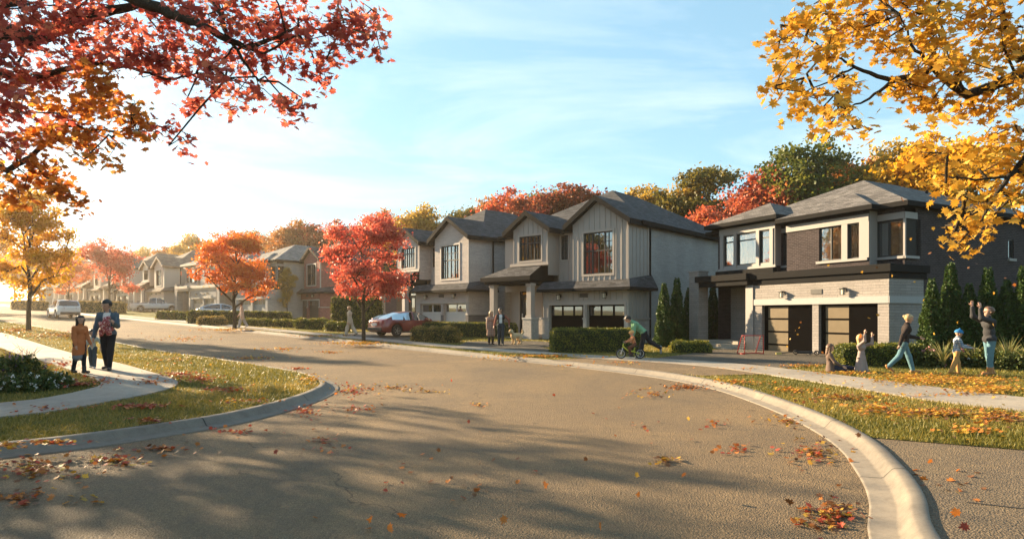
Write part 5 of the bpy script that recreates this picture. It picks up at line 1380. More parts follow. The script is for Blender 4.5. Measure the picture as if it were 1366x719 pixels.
# the wooded bank behind the houses: (px, py of the top, distance, mesh kind, material, label)
WOOD = {}
for kk, (H_, cr_, z_, tr_, nl, ns, per, lf, sg, sh) in dict(airy=(16, 4.2, 5.5, .26, 16, 6, 58, .24, .52, 'oval'), full=(13, 4.4, 3.5, .24, 17, 8, 88, .22, .58, 'round'), tall=(15, 3.4, 4.5, .24, 19, 6, 62, .23, .5, 'oval')).items():
    WOOD[kk] = [tree_meshes(np.random.default_rng(31 + i * 7 + len(kk)), H_, cr_, z_, tr_, [L_OLIVE], nl, ns, per, lf, sg, sh) for i in range(2)]
HT = dict(airy=16, full=13, tall=15)
bank = [
 (1255, 176, 47, 'full', L_GOLD, 'golden tree behind the roof of the nearest house, half hidden by the near branches'),
 (1200, 186, 50, 'full', L_AMBER, 'amber and green broad tree right of the ridge of the nearest house'),
 (1150, 205, 56, 'full', L_RUST, 'rust coloured tree just behind the ridge of the nearest house'),
 (1085, 176, 52, 'airy', L_GREEN, 'tall airy green tree above the hipped roof of the nearest house'),
 (1120, 232, 58, 'full', L_OLIVE, 'low olive tree beneath the tall airy green one'),
 (1020, 220, 54, 'full', L_BRICK, 'bright red tree between the board house and the nearest house'),
 (975, 262, 50, 'full', L_BRICK, 'low red tree at the corner of the nearest house roof'),
 (1045, 250, 60, 'full', L_OLIVE, 'olive tree behind the bright red one'),
 (943, 206, 58, 'airy', L_OLIVE, 'tall dark olive tree left of the bright red one'),
 (905, 236, 62, 'tall', L_AMBER, 'yellow green tree behind the right slope of the board house roof'),
 (872, 238, 64, 'airy', L_AMBER, 'thin yellow tree right of the ridge of the board house'),
 (828, 250, 72, 'tall', L_OLIVE, 'olive tree hidden behind the ridge of the board house'),
 (762, 242, 66, 'full', L_BROWN, 'dark russet tree left of the ridge of the board house'),
 (735, 250, 74, 'airy', L_GREEN, 'green tree between the russet and the orange red ones'),
 (692, 250, 66, 'full', L_BRICK, 'orange red tree between the two gabled houses'),
 (655, 262, 76, 'full', L_RUST, 'rusty tree left of the orange red one'),
 (618, 268, 72, 'airy', L_OLIVE, 'thin olive tree behind the ridge of the white garage house'),
 (572, 276, 72, 'full', L_AMBER, 'amber tree behind the left gable of the white garage house'),
 (535, 288, 82, 'tall', L_AMBER, 'small amber tree beside the crimson maple crown'),
 (505, 280, 96, 'full', L_RUST, 'rust tree behind the crimson maple crown'),
 (440, 292, 92, 'full', L_BROWN, 'russet tree behind the red brick house, right one'),
 (408, 295, 92, 'full', L_RUST, 'tawny tree directly above the red brick gable'),
 (372, 306, 98, 'full', L_RUST, 'tawny tree between the red brick and the silver brick house'),
 (338, 305, 104, 'airy', L_OLIVE, 'thin olive tree behind the orange maple'),
 (300, 316, 112, 'full', L_RUST, 'tawny tree behind the silver brick house'),
 (262, 312, 112, 'full', L_AMBER, 'hazy yellow tree right of the cream house roof'),
 (228, 326, 124, 'full', L_RUST, 'hazy tawny tree behind the cream house roof'),
 (190, 330, 134, 'full', L_AMBER, 'hazy amber tree left of the cream house roof'),
 (150, 336, 140, 'full', L_GOLD, 'hazy golden tree behind the coral maple'),
 (100, 338, 146, 'full', L_AMBER, 'hazy amber tree far behind the white SUV'),
 (60, 330, 150, 'full', L_GOLD, 'hazy golden tree far down the left of the street'),
 (20, 335, 150, 'full', L_RUST, 'hazy tawny tree at the far left end of the street'),
]
for i, (px, py, Z, kd, mt, lab) in enumerate(bank):
    x = (px - CX) / F * Z
    zt = EYE - (py - HY) / F * Z; z0 = g(x, Z)
    s = (zt - z0) / (HT[kd] * 1.0)
    put_tree('woodland_tree', lab, (x, Z, z0 - .2), WOOD[kd][i % 2], mt, max(s, .75) if Z < 100 else max(s, .9), i * 1.37, 'trees on the bank behind the houses', sz=s)
# small trees between the houses
put_tree('garden_tree', 'small amber tree in the gap beside the red brick house', G((383 - CX) / F * 66, 66, .12), TM_GOLD, L_AMBER, .36, 1.9, sz=.62)
put_tree('garden_tree', 'small amber tree in the gap right of the cream house', G((262 - CX) / F * 84, 84, .12), TM_GOLD, L_AMBER, .42, .6, sz=.72)

# conical cedars
def cedar_mesh(rng, H, r, n=9000):
    z = H * (1 - np.sqrt(1 - rng.random(n) * .995)); t = z / H
    rad = r * (1 - t) ** .75 * (1 + .10 * np.sin(z * 9 + rng.normal(0, .6, n))) * np.minimum(1, .65 + t * 4)
    a = rng.random(n) * 2 * np.pi; rr = rad * np.sqrt(rng.uniform(.55, 1.05, n)) + .02
    lump = 1 + .12 * np.sin(a * 5 + z * 3)
    C = np.stack([np.cos(a) * rr * lump, np.sin(a) * rr * lump, z + .03], 1)
    k = .5 + .5 * np.sin(a * 3 + z * 4.0)
    return leaf_cloud('crown', C, rng.uniform(.045, .085, n), [L_CEDAR], rng, 'quad', rng.random(n) * .6 + k * .4)
L_CEDAR = leafmat('leaf_cedar', [(.016, .036, .008), (.028, .06, .012), (.048, .088, .018), (.08, .12, .03)], .25)
CED = []
for i, (H_, r_) in enumerate(((3.1, .47), (3.4, .46))):
    mb = MB(); mb.tube([(0, 0, -.1), (0, 0, H_ * .85)], [.06, .015], 6)
    CED.append((mb.data('trunk', [BARK], True), cedar_mesh(np.random.default_rng(50 + i), H_, r_)))
ceds = [(886, 463, 'leftmost cedar against the board house wall', 1.10), (903, 462, 'second cedar against the board house wall', 1.10), (919, 460, 'third cedar, just left of the pale stone pillar', 1.05), (951, 458, 'cedar showing between the stone pillar and the porch wall', 1.05),
        (1243, 486, 'cedar nearest the pale stone garage corner', .98), (1268, 486, 'second cedar from the stone garage corner along the dark brick wall', 1.06), (1293, 487, 'third cedar from the stone garage corner along the dark brick wall', .92), (1318, 488, 'cedar behind the person with raised arms', 1.0), (1343, 489, 'second cedar from the right picture edge', .95), (1366, 490, 'cedar at the right picture edge', 1.0), (1392, 492, 'cedar just past the right picture edge', 1.0)]
for i, (px, py, lab, s) in enumerate(ceds):
    put_tree('cedar', 'conical green ' + lab, P(px, py, .1), CED[i % 2], None, s, i * 1.1, 'clipped cedars beside the houses', 'cedar')

# clipped hedges: a leafy skin over a woody core
HEDGE_STEM = paint('hedge_core', (.018, .026, .008), .9)
L_HEDGE = leafmat('leaf_hedge', [(.04, .06, .012), (.085, .11, .02), (.18, .19, .03), (.30, .27, .045)], .3)
L_DRYH = leafmat('leaf_dry', [(.07, .08, .02), (.16, .14, .03), (.30, .23, .07), (.42, .33, .14)], .35)
def hedge(name, label, a, b, depth, h, mat, n, leaf=.055, group='hedges', rnd=.12, cat='hedge', lumps=.0):
    """runs along the ground from a to b"""
    a, b = Vector(a), Vector(b); d = (b - a); L = d.xy.length; rz = math.atan2(d.y, d.x)
    r = thing(name, label, cat, a, rz, group)
    slope = d.z / L
    rng = np.random.default_rng(int(L * 977 + h * 131) % 9999)
    u = rng.random(n) * L; face = rng.random(n)
    A1, A2, A3 = L * h, L * depth, depth * h; tot = 2 * A1 + A2 * 1.5 + 2 * A3; f_ = face * tot
    y = np.where(f_ < A1, 0, np.where(f_ < 2 * A1, depth, rng.random(n) * depth)); z = np.where(f_ < 2 * A1, rng.random(n) * h, h)
    e = f_ > 2 * A1 + A2 * 1.5; u = np.where(e, np.where(rng.random(n) < .5, 0, L), u); z = np.where(e, rng.random(n) * h, z); y = np.where(e, rng.random(n) * depth, y)
    cz = np.clip((z - (h - rnd * 2)) / (rnd * 2), 0, 1); yy = (y - depth / 2) * (1 - .22 * cz ** 2); uu = L / 2 + (u - L / 2) * (1 - .3 * cz ** 2 / max(L, 1))
    wv = 1 + lumps * np.sin(u * 5.1 + 1) * np.sin(u * 2.3)
    C = np.stack([uu, yy * wv, z * wv + slope * uu], 1) + rng.normal(0, .028 + lumps * .1, (n, 3))
    t = rng.random(n) * .6 + .4 * (.5 + .5 * np.sin(u * 7 + z * 9))
    nobj('foliage', leaf_cloud('foliage', C, rng.uniform(.7, 1.4, n) * leaf, [mat], rng, 'small', t), r)
    mb = MB(); m_ = .06; k = max(1, int(L / 2))
    for i in range(k):
        x0, x1 = m_ + (L - 2 * m_) * i / k, m_ + (L - 2 * m_) * (i + 1) / k
        s0, s1 = slope * x0, slope * x1; y0, y1 = -depth / 2 + m_, depth / 2 - m_; hh = h - m_ * (1 + lumps * 6)
        mb.hexa([(x0, y0, s0 - .1), (x1, y0, s1 - .1), (x1, y1, s1 - .1), (x0, y1, s0 - .1), (x0, y0, s0 + hh), (x1, y0, s1 + hh), (x1, y1, s1 + hh), (x0, y1, s0 + hh)])
    mb.build('stem', HEDGE_STEM, r)
    return r
def hp(px, py): return P(px, py, .13)
hedge('hedge', 'neat green hedge with a sunlit left end in front of the black garage doors', hp(733, 470) + V3((.1, .35, 0)), hp(845, 470) + V3((.4, .45, 0)), .8, .98, L_HEDGE, 9000)
hedge('hedge', 'long dark clipped hedge in front of the white garage doors', hp(556, 448), hp(690, 450), .8, .85, L_HEDGE, 6000)
hedge('hedge', 'low pale seeding hedge beside the red sedan', hp(551, 455) + V3((0, .3, 0)), hp(611, 457) + V3((0, .3, 0)), .9, .72, L_DRYH, 5200, .06, lumps=.12)
hedge('hedge', 'low rounded hedge at the foot of the stone pillar', hp(897, 470) + V3((0, .3, 0)), hp(951, 471) + V3((0, .3, 0)), .8, .45, L_HEDGE, 3600, lumps=.1)
hedge('hedge', 'low hedge with a few flowers behind the walking woman', hp(1116, 487), hp(1232, 487), .7, .62, L_HEDGE, 7000, .05, lumps=.08)
hedge('hedge', 'tall dark hedge behind the trunk of the crimson maple', hp(447, 437), hp(503, 440) + V3((0, .6, 0)), 1.0, 2.3, L_HEDGE, 7000, .09)
hedge('hedge', 'long brown-green hedge in front of the silver brick house', hp(252, 431), hp(388, 433), .9, 1.0, L_HEDGE, 6000, .09)
hedge('hedge', 'low rounded hedge under the orange maple', hp(268, 433), hp(298, 434), .8, .6, L_DRYH, 2000, .09, lumps=.12)
hedge('hedge', 'low pale hedge right of the orange maple trunk', hp(327, 434), hp(396, 437), .7, .5, L_HEDGE, 3000, .09, lumps=.1)
hedge('hedge', 'low dark shrub row in front of the red brick house', hp(397, 438), hp(437, 439), .9, .65, L_HEDGE, 2400, .09, lumps=.15)
hedge('hedge', 'small dark shrub row left of the crimson maple trunk', hp(438, 441), hp(462, 442), .9, .55, L_HEDGE, 1600, .09, lumps=.15)
hedge('hedge', 'low clipped hedge below the white pickup', hp(213, 426), hp(246, 427), .9, .7, L_HEDGE, 1600, .12, lumps=.1)
hedge('hedge', 'far brown hedge behind the white SUV', hp(105, 417), hp(165, 418), 1.2, 1.3, L_DRYH, 2400, .16)
hedge('hedge', 'far low hedge at the left end of the street', hp(20, 412), hp(60, 413), 1.2, 1.1, L_DRYH, 1800, .16)

# planting by the nearest house: spiky grasses and flowering bushes
L_BLADE = leafmat('leaf_blade', [(.10, .13, .04), (.20, .20, .07), (.34, .30, .14)], .3)
def spiky(label, loc, n, L, seed):
    rng = np.random.default_rng(seed); V_, F_, t = [], [], []
    for i in range(n):
        a = rng.random() * 6.283; out = rng.uniform(.25, 1.0); ln = L * rng.uniform(.7, 1.1); w = .022; b = len(V_)
        dx, dy = math.cos(a), math.sin(a)
        for k in range(5):
            s = k / 4; rr = ln * out * (.25 * s + .55 * s * s); z = ln * (s - .42 * out * s * s); ww = w * (1 - s) ** .6 + .001
            V_ += [(dx * rr - dy * ww, dy * rr + dx * ww, z), (dx * rr + dy * ww, dy * rr - dx * ww, z)]
        for k in range(4): F_.append((b + 2 * k, b + 2 * k + 1, b + 2 * k + 3, b + 2 * k + 2)); t.append(rng.random())
    o = nobj('spiky_grass', npmesh('spiky_grass', np.array(V_), np.array(F_), [L_BLADE], t)); o.location = loc
    return tag(o, label, 'plant', 'spiky grasses in the bed')
spiky('spiky pale grass clump left of the boy in the blue hat', P(1258, 491, .12), 60, 1.05, 1)
spiky('spiky pale grass clump between the boy and the person with raised arms', P(1298, 490, .12), 50, .85, 2)
spiky('spiky pale grass clump right of the person with raised arms', P(1345, 492, .12), 70, 1.15, 3)
spiky('spiky pale grass clump at the right picture edge', P(1372, 495, .12), 60, 1.0, 4)
L_BUSH = leafmat('leaf_bush', [(.03, .05, .012), (.06, .085, .02), (.12, .13, .03)], .3)
def petal(name, c): return paint(name, c, .6, var=.15, scale=30)
PINK, WHITEF, PURP = petal('petal_pink', (.50, .22, .24)), petal('petal_white', (.62, .62, .58)), petal('petal_purple', (.20, .09, .26))
def bush(name, label, loc, rx, ry, h, nleaf, flowers, seed, leaf=.07, group=None, spikes=False, cat='bush'):
    rng = np.random.default_rng(seed); root = thing(name, label, cat, loc, 0, group)
    v = rng.normal(size=(nleaf, 3)); v /= np.linalg.norm(v, axis=1)[:, None]; v[:, 2] = np.abs(v[:, 2]); v *= rng.uniform(.45, 1.0, (nleaf, 1)) ** .5
    lump = 1 + .18 * np.sin(v[:, :1] * 7 + seed) * np.cos(v[:, 1:2] * 6)
    C = v * np.array([rx, ry, h]) * lump
    nobj('foliage', leaf_cloud('foliage', C, rng.uniform(.7, 1.3, nleaf) * leaf, [L_BUSH], rng, 'small'), root)
    mb = MB()
    for k in range(10): mb.tube([(0, 0, -.05), tuple(C[k] * .9)], [.012, .005], 5)
    mb.build('stem', BARK, root)
    for mt, n, r in flowers:
        w = rng.normal(size=(n, 3)); w /= np.linalg.norm(w, axis=1)[:, None]; w[:, 2] = np.abs(w[:, 2]) * .9 + .1
        w = w * np.array([rx, ry, h]) * rng.uniform(.85, 1.05, (n, 1))
        if spikes: pts = np.concatenate([w + np.array([0, 0, .04 * k]) for k in range(7)]); sz = np.repeat(np.linspace(1, .4, 7), n) * r
        else: pts = np.repeat(w, 9, 0) + rng.normal(0, r * .42, (n * 9, 3)); sz = np.full(n * 9, r * .8)
        fl = leaf_cloud('flower', pts, sz, [mt], rng, 'small'); o = nobj('flower', fl, root); o['kind'] = 'stuff'
    return root
bush('flower_bush', 'low bush with pink flowers left of the boy in the blue hat', P(1248, 489.5, .12), .62, .45, .62, 1100, [(PINK, 14, .07)], 3, .08)
bush('flower_bush', 'dense green bush behind the boy in the blue hat', P(1285, 488.5, .12), .7, .5, .7, 1200, [(PINK, 8, .06)], 4, .08)
bush('flower_bush', 'dense green bush behind the person with raised arms', P(1322, 491, .12), .7, .5, .62, 1200, [(WHITEF, 6, .05)], 5, .08)
bush('flower_bush', 'dark green bush right of the person with raised arms', P(1356, 494, .12), .65, .5, .6, 1200, [], 6, .08)
# flower bed inside the bend of the footpath
for i, (px, py, fl, lab, sp) in enumerate(((14, 522, [(WHITEF, 12, .045)], 'white flowering clump at the left picture edge in the footpath bed', False), (40, 521, [(WHITEF, 14, .045)], 'white flowering clump in the middle of the footpath bed', False), (68, 517, [(WHITEF, 10, .045)], 'white flowering clump at the right end of the footpath bed', False),
        (12, 503, [(PURP, 16, .05)], 'purple flower spikes at the left back of the footpath bed', True), (33, 500, [(PURP, 16, .05)], 'purple flower spikes in the back of the footpath bed', True), (-16, 520, [(WHITEF, 26, .055)], 'white flowering clump just outside the left picture edge', False))):
    bush('flower_clump', lab, P(px, py, .12), .48, .40, .34 if not sp else .5, 1000, fl, 20 + i, .06, 'flowers in the footpath bed', sp, 'flowers')
tw = MB(); rg = np.random.default_rng(8)
b0 = P(28, 492, .12)
for k in range(16):
    a = rg.random() * 6.28; l = rg.uniform(.4, .85); p1 = V3((math.cos(a) * l * .45, math.sin(a) * l * .3, l * .55)); p2 = p1 + V3((math.cos(a + .5) * l * .3, math.sin(a + .5) * .2, l * .25))
    tw.tube([(0, 0, 0), p1, p2], [.010, .006, .002], 5, 0, False)
    tw.tube([p1, p1 + V3((rg.normal(0, .15), rg.normal(0, .1), .22))], [.005, .002], 4, 0, False)
o = tw.build('bare_shrub', paint('twig', (.07, .045, .04), .8)); o.location = b0; tag(o, 'bare twiggy shrub at the inner edge of the footpath', 'shrub')

# tall trees of the block across the street, outside the left edge: they stand in the window reflections
put_tree('woodland_tree', 'tall rusty tree outside the left edge of the picture, mirrored in the windows', G(-40, 30, 0), WOOD['full'][0], L_RUST, 1.05, .7)
put_tree('woodland_tree', 'tall amber tree outside the left edge of the picture, mirrored in the windows', G(-48, 23, 0), WOOD['full'][1], L_AMBER, 1.1, 2.7)
put_tree('woodland_tree', 'tall olive tree outside the left edge of the picture, mirrored in the windows', G(-52, 33, 0), WOOD['airy'][1], L_OLIVE, 1.0, 1.7)

# ------------------------------------------------------------------ the two big maples whose branches reach into the picture
MV0, MF0 = maple_leaf()
def overhang(name, label, base, trunk, limbs, clusters, leafmats, leaf, seed, extra=(), near=.5):
    """trunk: list of (point, radius); limbs: [(point, radius), ...]; clusters: (centre, (rx, ry, rz), leaves, material)"""
    rng = np.random.default_rng(seed)
    root = thing(name, label, 'tree', base)
    B = Vector(base); mb = MB(); pts = []
    for ln in [trunk] + limbs:
        L_ = [V3(p) - B for p, r in ln]; rr = [r for p, r in ln]
        # densify with a little wobble
        P_, R_ = [], []
        for i in range(len(L_) - 1):
            for k in range(5):
                t = k / 5; q = L_[i].lerp(L_[i + 1], t)
                w = (L_[i + 1] - L_[i]).length * .02
                P_.append(q + V3(rng.normal(0, w, 3)) * (1 if 0 < t else .3)); R_.append(rr[i] + (rr[i + 1] - rr[i]) * t)
        P_.append(L_[-1]); R_.append(rr[-1])
        mb.tube(P_, R_, 9, 0)
        if ln is not trunk: pts += P_
    Cc, T_, M_, Nn = [], [], [], []
    for c, rad, n, mt in clusters:
        c = V3(c) - B
        m = max(2, n // 15)
        order = []
        src0 = min(pts, key=lambda q: (q - c).length)
        stem = [src0]
        k_ = max(2, int((src0 - c).length / .35))
        for s in range(1, k_ + 1): stem.append(src0.lerp(c, s / k_) + V3(rng.normal(0, .06, 3)) + V3((0, 0, .12 * math.sin(3.14 * s / k_) * min(1, k_ / 4))))
        mb.tube(stem, list(np.linspace(.016, .008, len(stem))), 6, 0, False)
        loc_pts = stem[1:]
        for j in range(m):
            v = rng.normal(size=3); v = v / np.linalg.norm(v) * rng.random() ** .42
            e = c + V3((v[0] * rad[0], v[1] * rad[1], v[2] * rad[2]))
            s_ = min(loc_pts, key=lambda q: (q - e).length)
            mid = s_.lerp(e, .5) + V3(rng.normal(0, .05, 3))
            mb.tube([s_, mid, e], [.007, .005, .0025], 5, 0, False)
            loc_pts += [mid, e]
            tw = rng.random()
            for k in range(15):
                t = .25 + .75 * rng.random() ** .7
                q = (s_.lerp(mid, t * 2) if t < .5 else mid.lerp(e, t * 2 - 1)) + V3(rng.normal(0, .075, 3)) - V3((0, 0, .03))
                Cc.append(tuple(q)); T_.append(tw * .4 + rng.random() * .6); M_.append(mt)
    mb.build('trunk', BARK, root, True)
    Cc = np.array(Cc); n = len(Cc)
    cm = leaf_cloud('crown', Cc, rng.uniform(.55, 1.25, n) * leaf, leafmats, rng, 'maple', np.array(T_), np.array(M_), .25)
    nobj('crown', cm, root)
    return root
def cl(px, py, rx, ry, Y, n, mt, dz=.55):
    k = Y / F
    return (Q(px, py, Y), (rx * k, dz, ry * k), n, mt)
L_MRED = leafmat('leaf_maple_red', [(.26, .055, .05), (.40, .09, .078), (.48, .15, .12), (.54, .27, .16)], .6)
L_MORA = leafmat('leaf_maple_orange', [(.36, .10, .03), (.50, .18, .04), (.58, .28, .06), (.60, .38, .10)], .6)  # side maple's orange; also backlight glow coloured into the crimson maple's leaves
L_MGOLD = leafmat('leaf_maple_gold', [(.34, .17, .025), (.50, .29, .04), (.58, .38, .06), (.62, .48, .13)], .42)
Yr = 8.2
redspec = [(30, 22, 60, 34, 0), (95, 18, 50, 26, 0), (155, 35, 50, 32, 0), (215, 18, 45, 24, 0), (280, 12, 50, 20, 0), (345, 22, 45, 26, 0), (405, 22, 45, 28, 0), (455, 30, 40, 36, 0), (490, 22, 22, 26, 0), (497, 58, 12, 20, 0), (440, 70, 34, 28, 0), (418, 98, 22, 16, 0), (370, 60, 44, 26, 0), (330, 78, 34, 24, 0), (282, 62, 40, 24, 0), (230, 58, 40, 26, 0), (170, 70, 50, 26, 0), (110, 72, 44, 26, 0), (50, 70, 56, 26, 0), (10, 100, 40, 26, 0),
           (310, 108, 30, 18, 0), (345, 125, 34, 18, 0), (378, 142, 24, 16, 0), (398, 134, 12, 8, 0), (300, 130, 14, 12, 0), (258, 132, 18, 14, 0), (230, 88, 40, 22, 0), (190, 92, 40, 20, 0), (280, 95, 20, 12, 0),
           (60, 110, 54, 26, 0), (130, 108, 40, 22, 1), (28, 145, 40, 28, 0), (85, 142, 44, 24, 1), (140, 138, 40, 18, 1), (180, 158, 34, 16, 1), (218, 172, 24, 12, 0), (232, 184, 10, 6, 0), (60, 178, 44, 20, 1), (112, 180, 40, 18, 1), (120, 205, 18, 10, 1), (16, 190, 34, 24, 0), (45, 212, 30, 14, 1), (20, 232, 30, 20, 1), (62, 236, 16, 8, 1), (92, 256, 20, 12, 1), (108, 272, 8, 7, 1), (20, 262, 24, 14, 1), (-40, 60, 50, 60, 0), (-60, 160, 60, 60, 0), (60, -50, 80, 40, 0), (200, -50, 90, 40, 0), (340, -45, 80, 36, 0), (460, -40, 60, 36, 0)]  # last value set: orange leaves paint the backlight glow on the lower-left boughs
rr_ = np.random.default_rng(3)
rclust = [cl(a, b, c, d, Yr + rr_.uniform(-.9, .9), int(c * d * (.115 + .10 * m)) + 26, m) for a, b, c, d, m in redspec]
RB = (-11.6, 9.4, .2)
def lim(pts, Y, r0, r1):
    n = len(pts); return [(Q(p[0], p[1], Y + (p[2] if len(p) > 2 else 0)), r0 + (r1 - r0) * i / (n - 1)) for i, p in enumerate(pts)]
J0 = Q(-180, 60, 8.8); J1 = Q(-200, 180, 9.0)
rlimbs = [[(J0, .17)] + lim([(-40, 45), (60, 48), (105, 30), (150, 14), (190, 6)], 8.4, .115, .045), [(J0, .15)] + lim([(-60, 0), (60, -25), (170, -6), (225, 18), (262, 30), (302, 52), (330, 65), (370, 50), (398, 36)], 8.0, .10, .012), lim([(262, -20), (290, 8), (300, 40), (312, 62), (330, 88), (345, 108)], 8.0, .045, .008), [(J0, .1)] + lim([(-20, 95), (40, 108), (90, 92), (140, 85), (180, 92), (230, 106), (262, 98)], 8.5, .05, .008),
          [(J1, .1)] + lim([(-60, 200), (10, 228), (40, 210), (90, 168), (150, 176), (200, 172)], 8.7, .05, .008), lim([(40, 210), (60, 236), (92, 254)], 8.7, .018, .006), [(J0, .12)] + lim([(-80, 10), (-10, 12), (28, 4), (60, -20)], 8.6, .06, .02), lim([(330, 65), (352, 72), (385, 52), (420, 40), (470, 30)], 8.0, .02, .006), lim([(312, 62), (290, 90), (300, 108)], 8.0, .014, .005), [(J0, .09)] + lim([(-30, 70), (20, 92), (34, 68)], 8.4, .035, .008)]
rclust += [(V3((-11.6 + rr_.normal(0, 2.2), 9.6 + rr_.normal(0, 2.2), 6.5 + rr_.uniform(-.8, 3.5))), (1.0, 1.0, .8), 150, 0) for _ in range(34)]
rlimbs += [[(V3((-11.5, 9.4, 4.6)), .14), (V3((-11.5 + 2.4 * math.cos(a), 9.5 + 2.4 * math.sin(a), 7.2 + (k % 3) * .8)), .04)] for k, a in enumerate((.5, 1.8, 3.0, 4.2, 5.4))]
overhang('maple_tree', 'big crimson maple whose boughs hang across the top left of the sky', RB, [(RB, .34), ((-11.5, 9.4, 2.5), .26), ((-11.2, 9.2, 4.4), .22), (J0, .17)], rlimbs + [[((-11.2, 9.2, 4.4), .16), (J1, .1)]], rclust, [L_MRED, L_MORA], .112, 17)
Yg = 6.6
goldspec = [(1046, 38, 30, 22), (1085, 22, 40, 24), (1040, 72, 22, 18), (1052, 104, 28, 20), (1070, 135, 26, 16), (1100, 70, 34, 26), (1140, 38, 40, 30), (1180, 62, 36, 26), (1125, 105, 26, 18), (1120, 145, 22, 18), (1128, 172, 10, 10), (1108, 152, 16, 10), (1200, 18, 46, 22), (1250, 48, 44, 34), (1310, 30, 46, 34), (1350, 55, 30, 34), (1225, 98, 40, 24), (1195, 118, 26, 14), (1285, 95, 44, 26), (1345, 118, 34, 28), (1305, 142, 44, 20), (1250, 128, 26, 10), (1335, 182, 36, 22), (1290, 196, 34, 16), (1258, 200, 18, 10), (1345, 222, 28, 22), (1300, 232, 32, 18), (1258, 232, 20, 10), (1340, 262, 32, 20), (1298, 266, 26, 14), (1268, 250, 16, 8), (1335, 292, 30, 14), (1300, 300, 24, 10), (1276, 312, 18, 9), (1262, 322, 8, 6), (1245, 160, 16, 9), (1160, 20, 34, 20), (1230, 130, 20, 10),
            (1420, 40, 60, 50), (1430, 150, 60, 60), (1420, 260, 50, 40), (1120, -40, 70, 34), (1240, -40, 70, 34), (1350, -40, 60, 34)]
gclust = [cl(a, b, c, d, Yg + rr_.uniform(-.6, .7), int(c * d * .11) + 20, 0, .42) for a, b, c, d in goldspec]
GB = (9.4, 7.4, .1)
K0 = Q(1560, 60, 7.2); K1 = Q(1560, 190, 7.2)
glimbs = [[(K0, .13)] + lim([(1440, 85), (1372, 96), (1330, 112), (1290, 128), (1245, 92), (1192, 108), (1140, 90), (1108, 72)], 6.7, .075, .007), lim([(1192, 108), (1160, 132), (1128, 146)], 6.7, .022, .006), [(K0, .11)] + lim([(1430, 40), (1358, 78), (1342, 40), (1330, -10)], 6.9, .07, .02), lim([(1245, 92), (1215, 60), (1200, 20)], 6.6, .022, .006), [(K1, .09)] + lim([(1440, 190), (1380, 196), (1345, 236), (1318, 276), (1308, 296)], 6.5, .045, .007), lim([(1318, 276), (1290, 290), (1270, 312)], 6.5, .014, .005), lim([(1290, 128), (1262, 60), (1250, 10)], 6.6, .025, .006), lim([(1345, 236), (1300, 240), (1262, 236)], 6.5, .016, .005), lim([(1108, 72), (1075, 50), (1050, 36)], 6.7, .01, .004), lim([(1140, 90), (1100, 112), (1062, 128)], 6.7, .012, .004)]
gclust += [(V3((9.6 + rr_.normal(0, 1.6), 7.6 + rr_.normal(0, 1.8), 5.6 + rr_.uniform(-.5, 3.0))), (.9, .9, .7), 120, 0) for _ in range(22)]
overhang('maple_tree', 'big golden maple whose boughs hang into the top right of the sky', GB, [(GB, .26), ((9.5, 7.4, 2.4), .20), ((9.3, 7.4, 3.8), .17), (K0, .13)], glimbs + [[((9.3, 7.4, 3.4), .12), (K1, .09)]], gclust, [L_MGOLD], .106, 29)
# maples on the corner lawn just outside the left edge of the photograph: they cast the foreground shade
TM_SIDE = tree_meshes(np.random.default_rng(77), 10.5, 4.0, 3.2, .2, [L_MORA], 12, 6, 15, .21, .45)
put_tree('maple_tree', 'orange maple on the corner lawn outside the left picture edge, nearer one', G(-17.5, 13.2, .12), TM_SIDE)
put_tree('maple_tree', 'golden maple on the corner lawn outside the left picture edge', G(-22.5, 20.5, .12), TM_SIDE, L_MGOLD, .95, 2.1)

# ------------------------------------------------------------------ leaves: in the air, on the ground
LEAFM = {}
for nm, c in dict(red=(.33, .06, .03), orange=(.42, .15, .03), yellow=(.46, .28, .04), brown=(.17, .075, .03)).items():
    LEAFM[nm] = leafmat('fallen_' + nm, [scl(c, .6), c, scl(c, 1.25)], .3)
LSH = []
for k in range(4):
    v, f = maple_leaf(.12 + .12 * k); v = v.copy(); v[:, 2] += .10 * np.sin(v[:, 1] * (2 + k)) * (.5 + .3 * k); LSH.append((v, f))
LEAFMESH = {nm: [npmesh('leaf', v, f, [LEAFM[nm]], np.full(len(f), .25 + .17 * i)) for i, (v, f) in enumerate(LSH)] for nm in LEAFM}
lrng = np.random.default_rng(99)
def one_leaf(nm, name, loc, size, rot, label, group, cat='leaf'):
    o = bpy.data.objects.new(name, LEAFMESH[nm][int(lrng.integers(4))]); COL.objects.link(o)
    o.location = loc; o.rotation_euler = rot; o.scale = (size,) * 3
    return tag(o, label, cat, group)
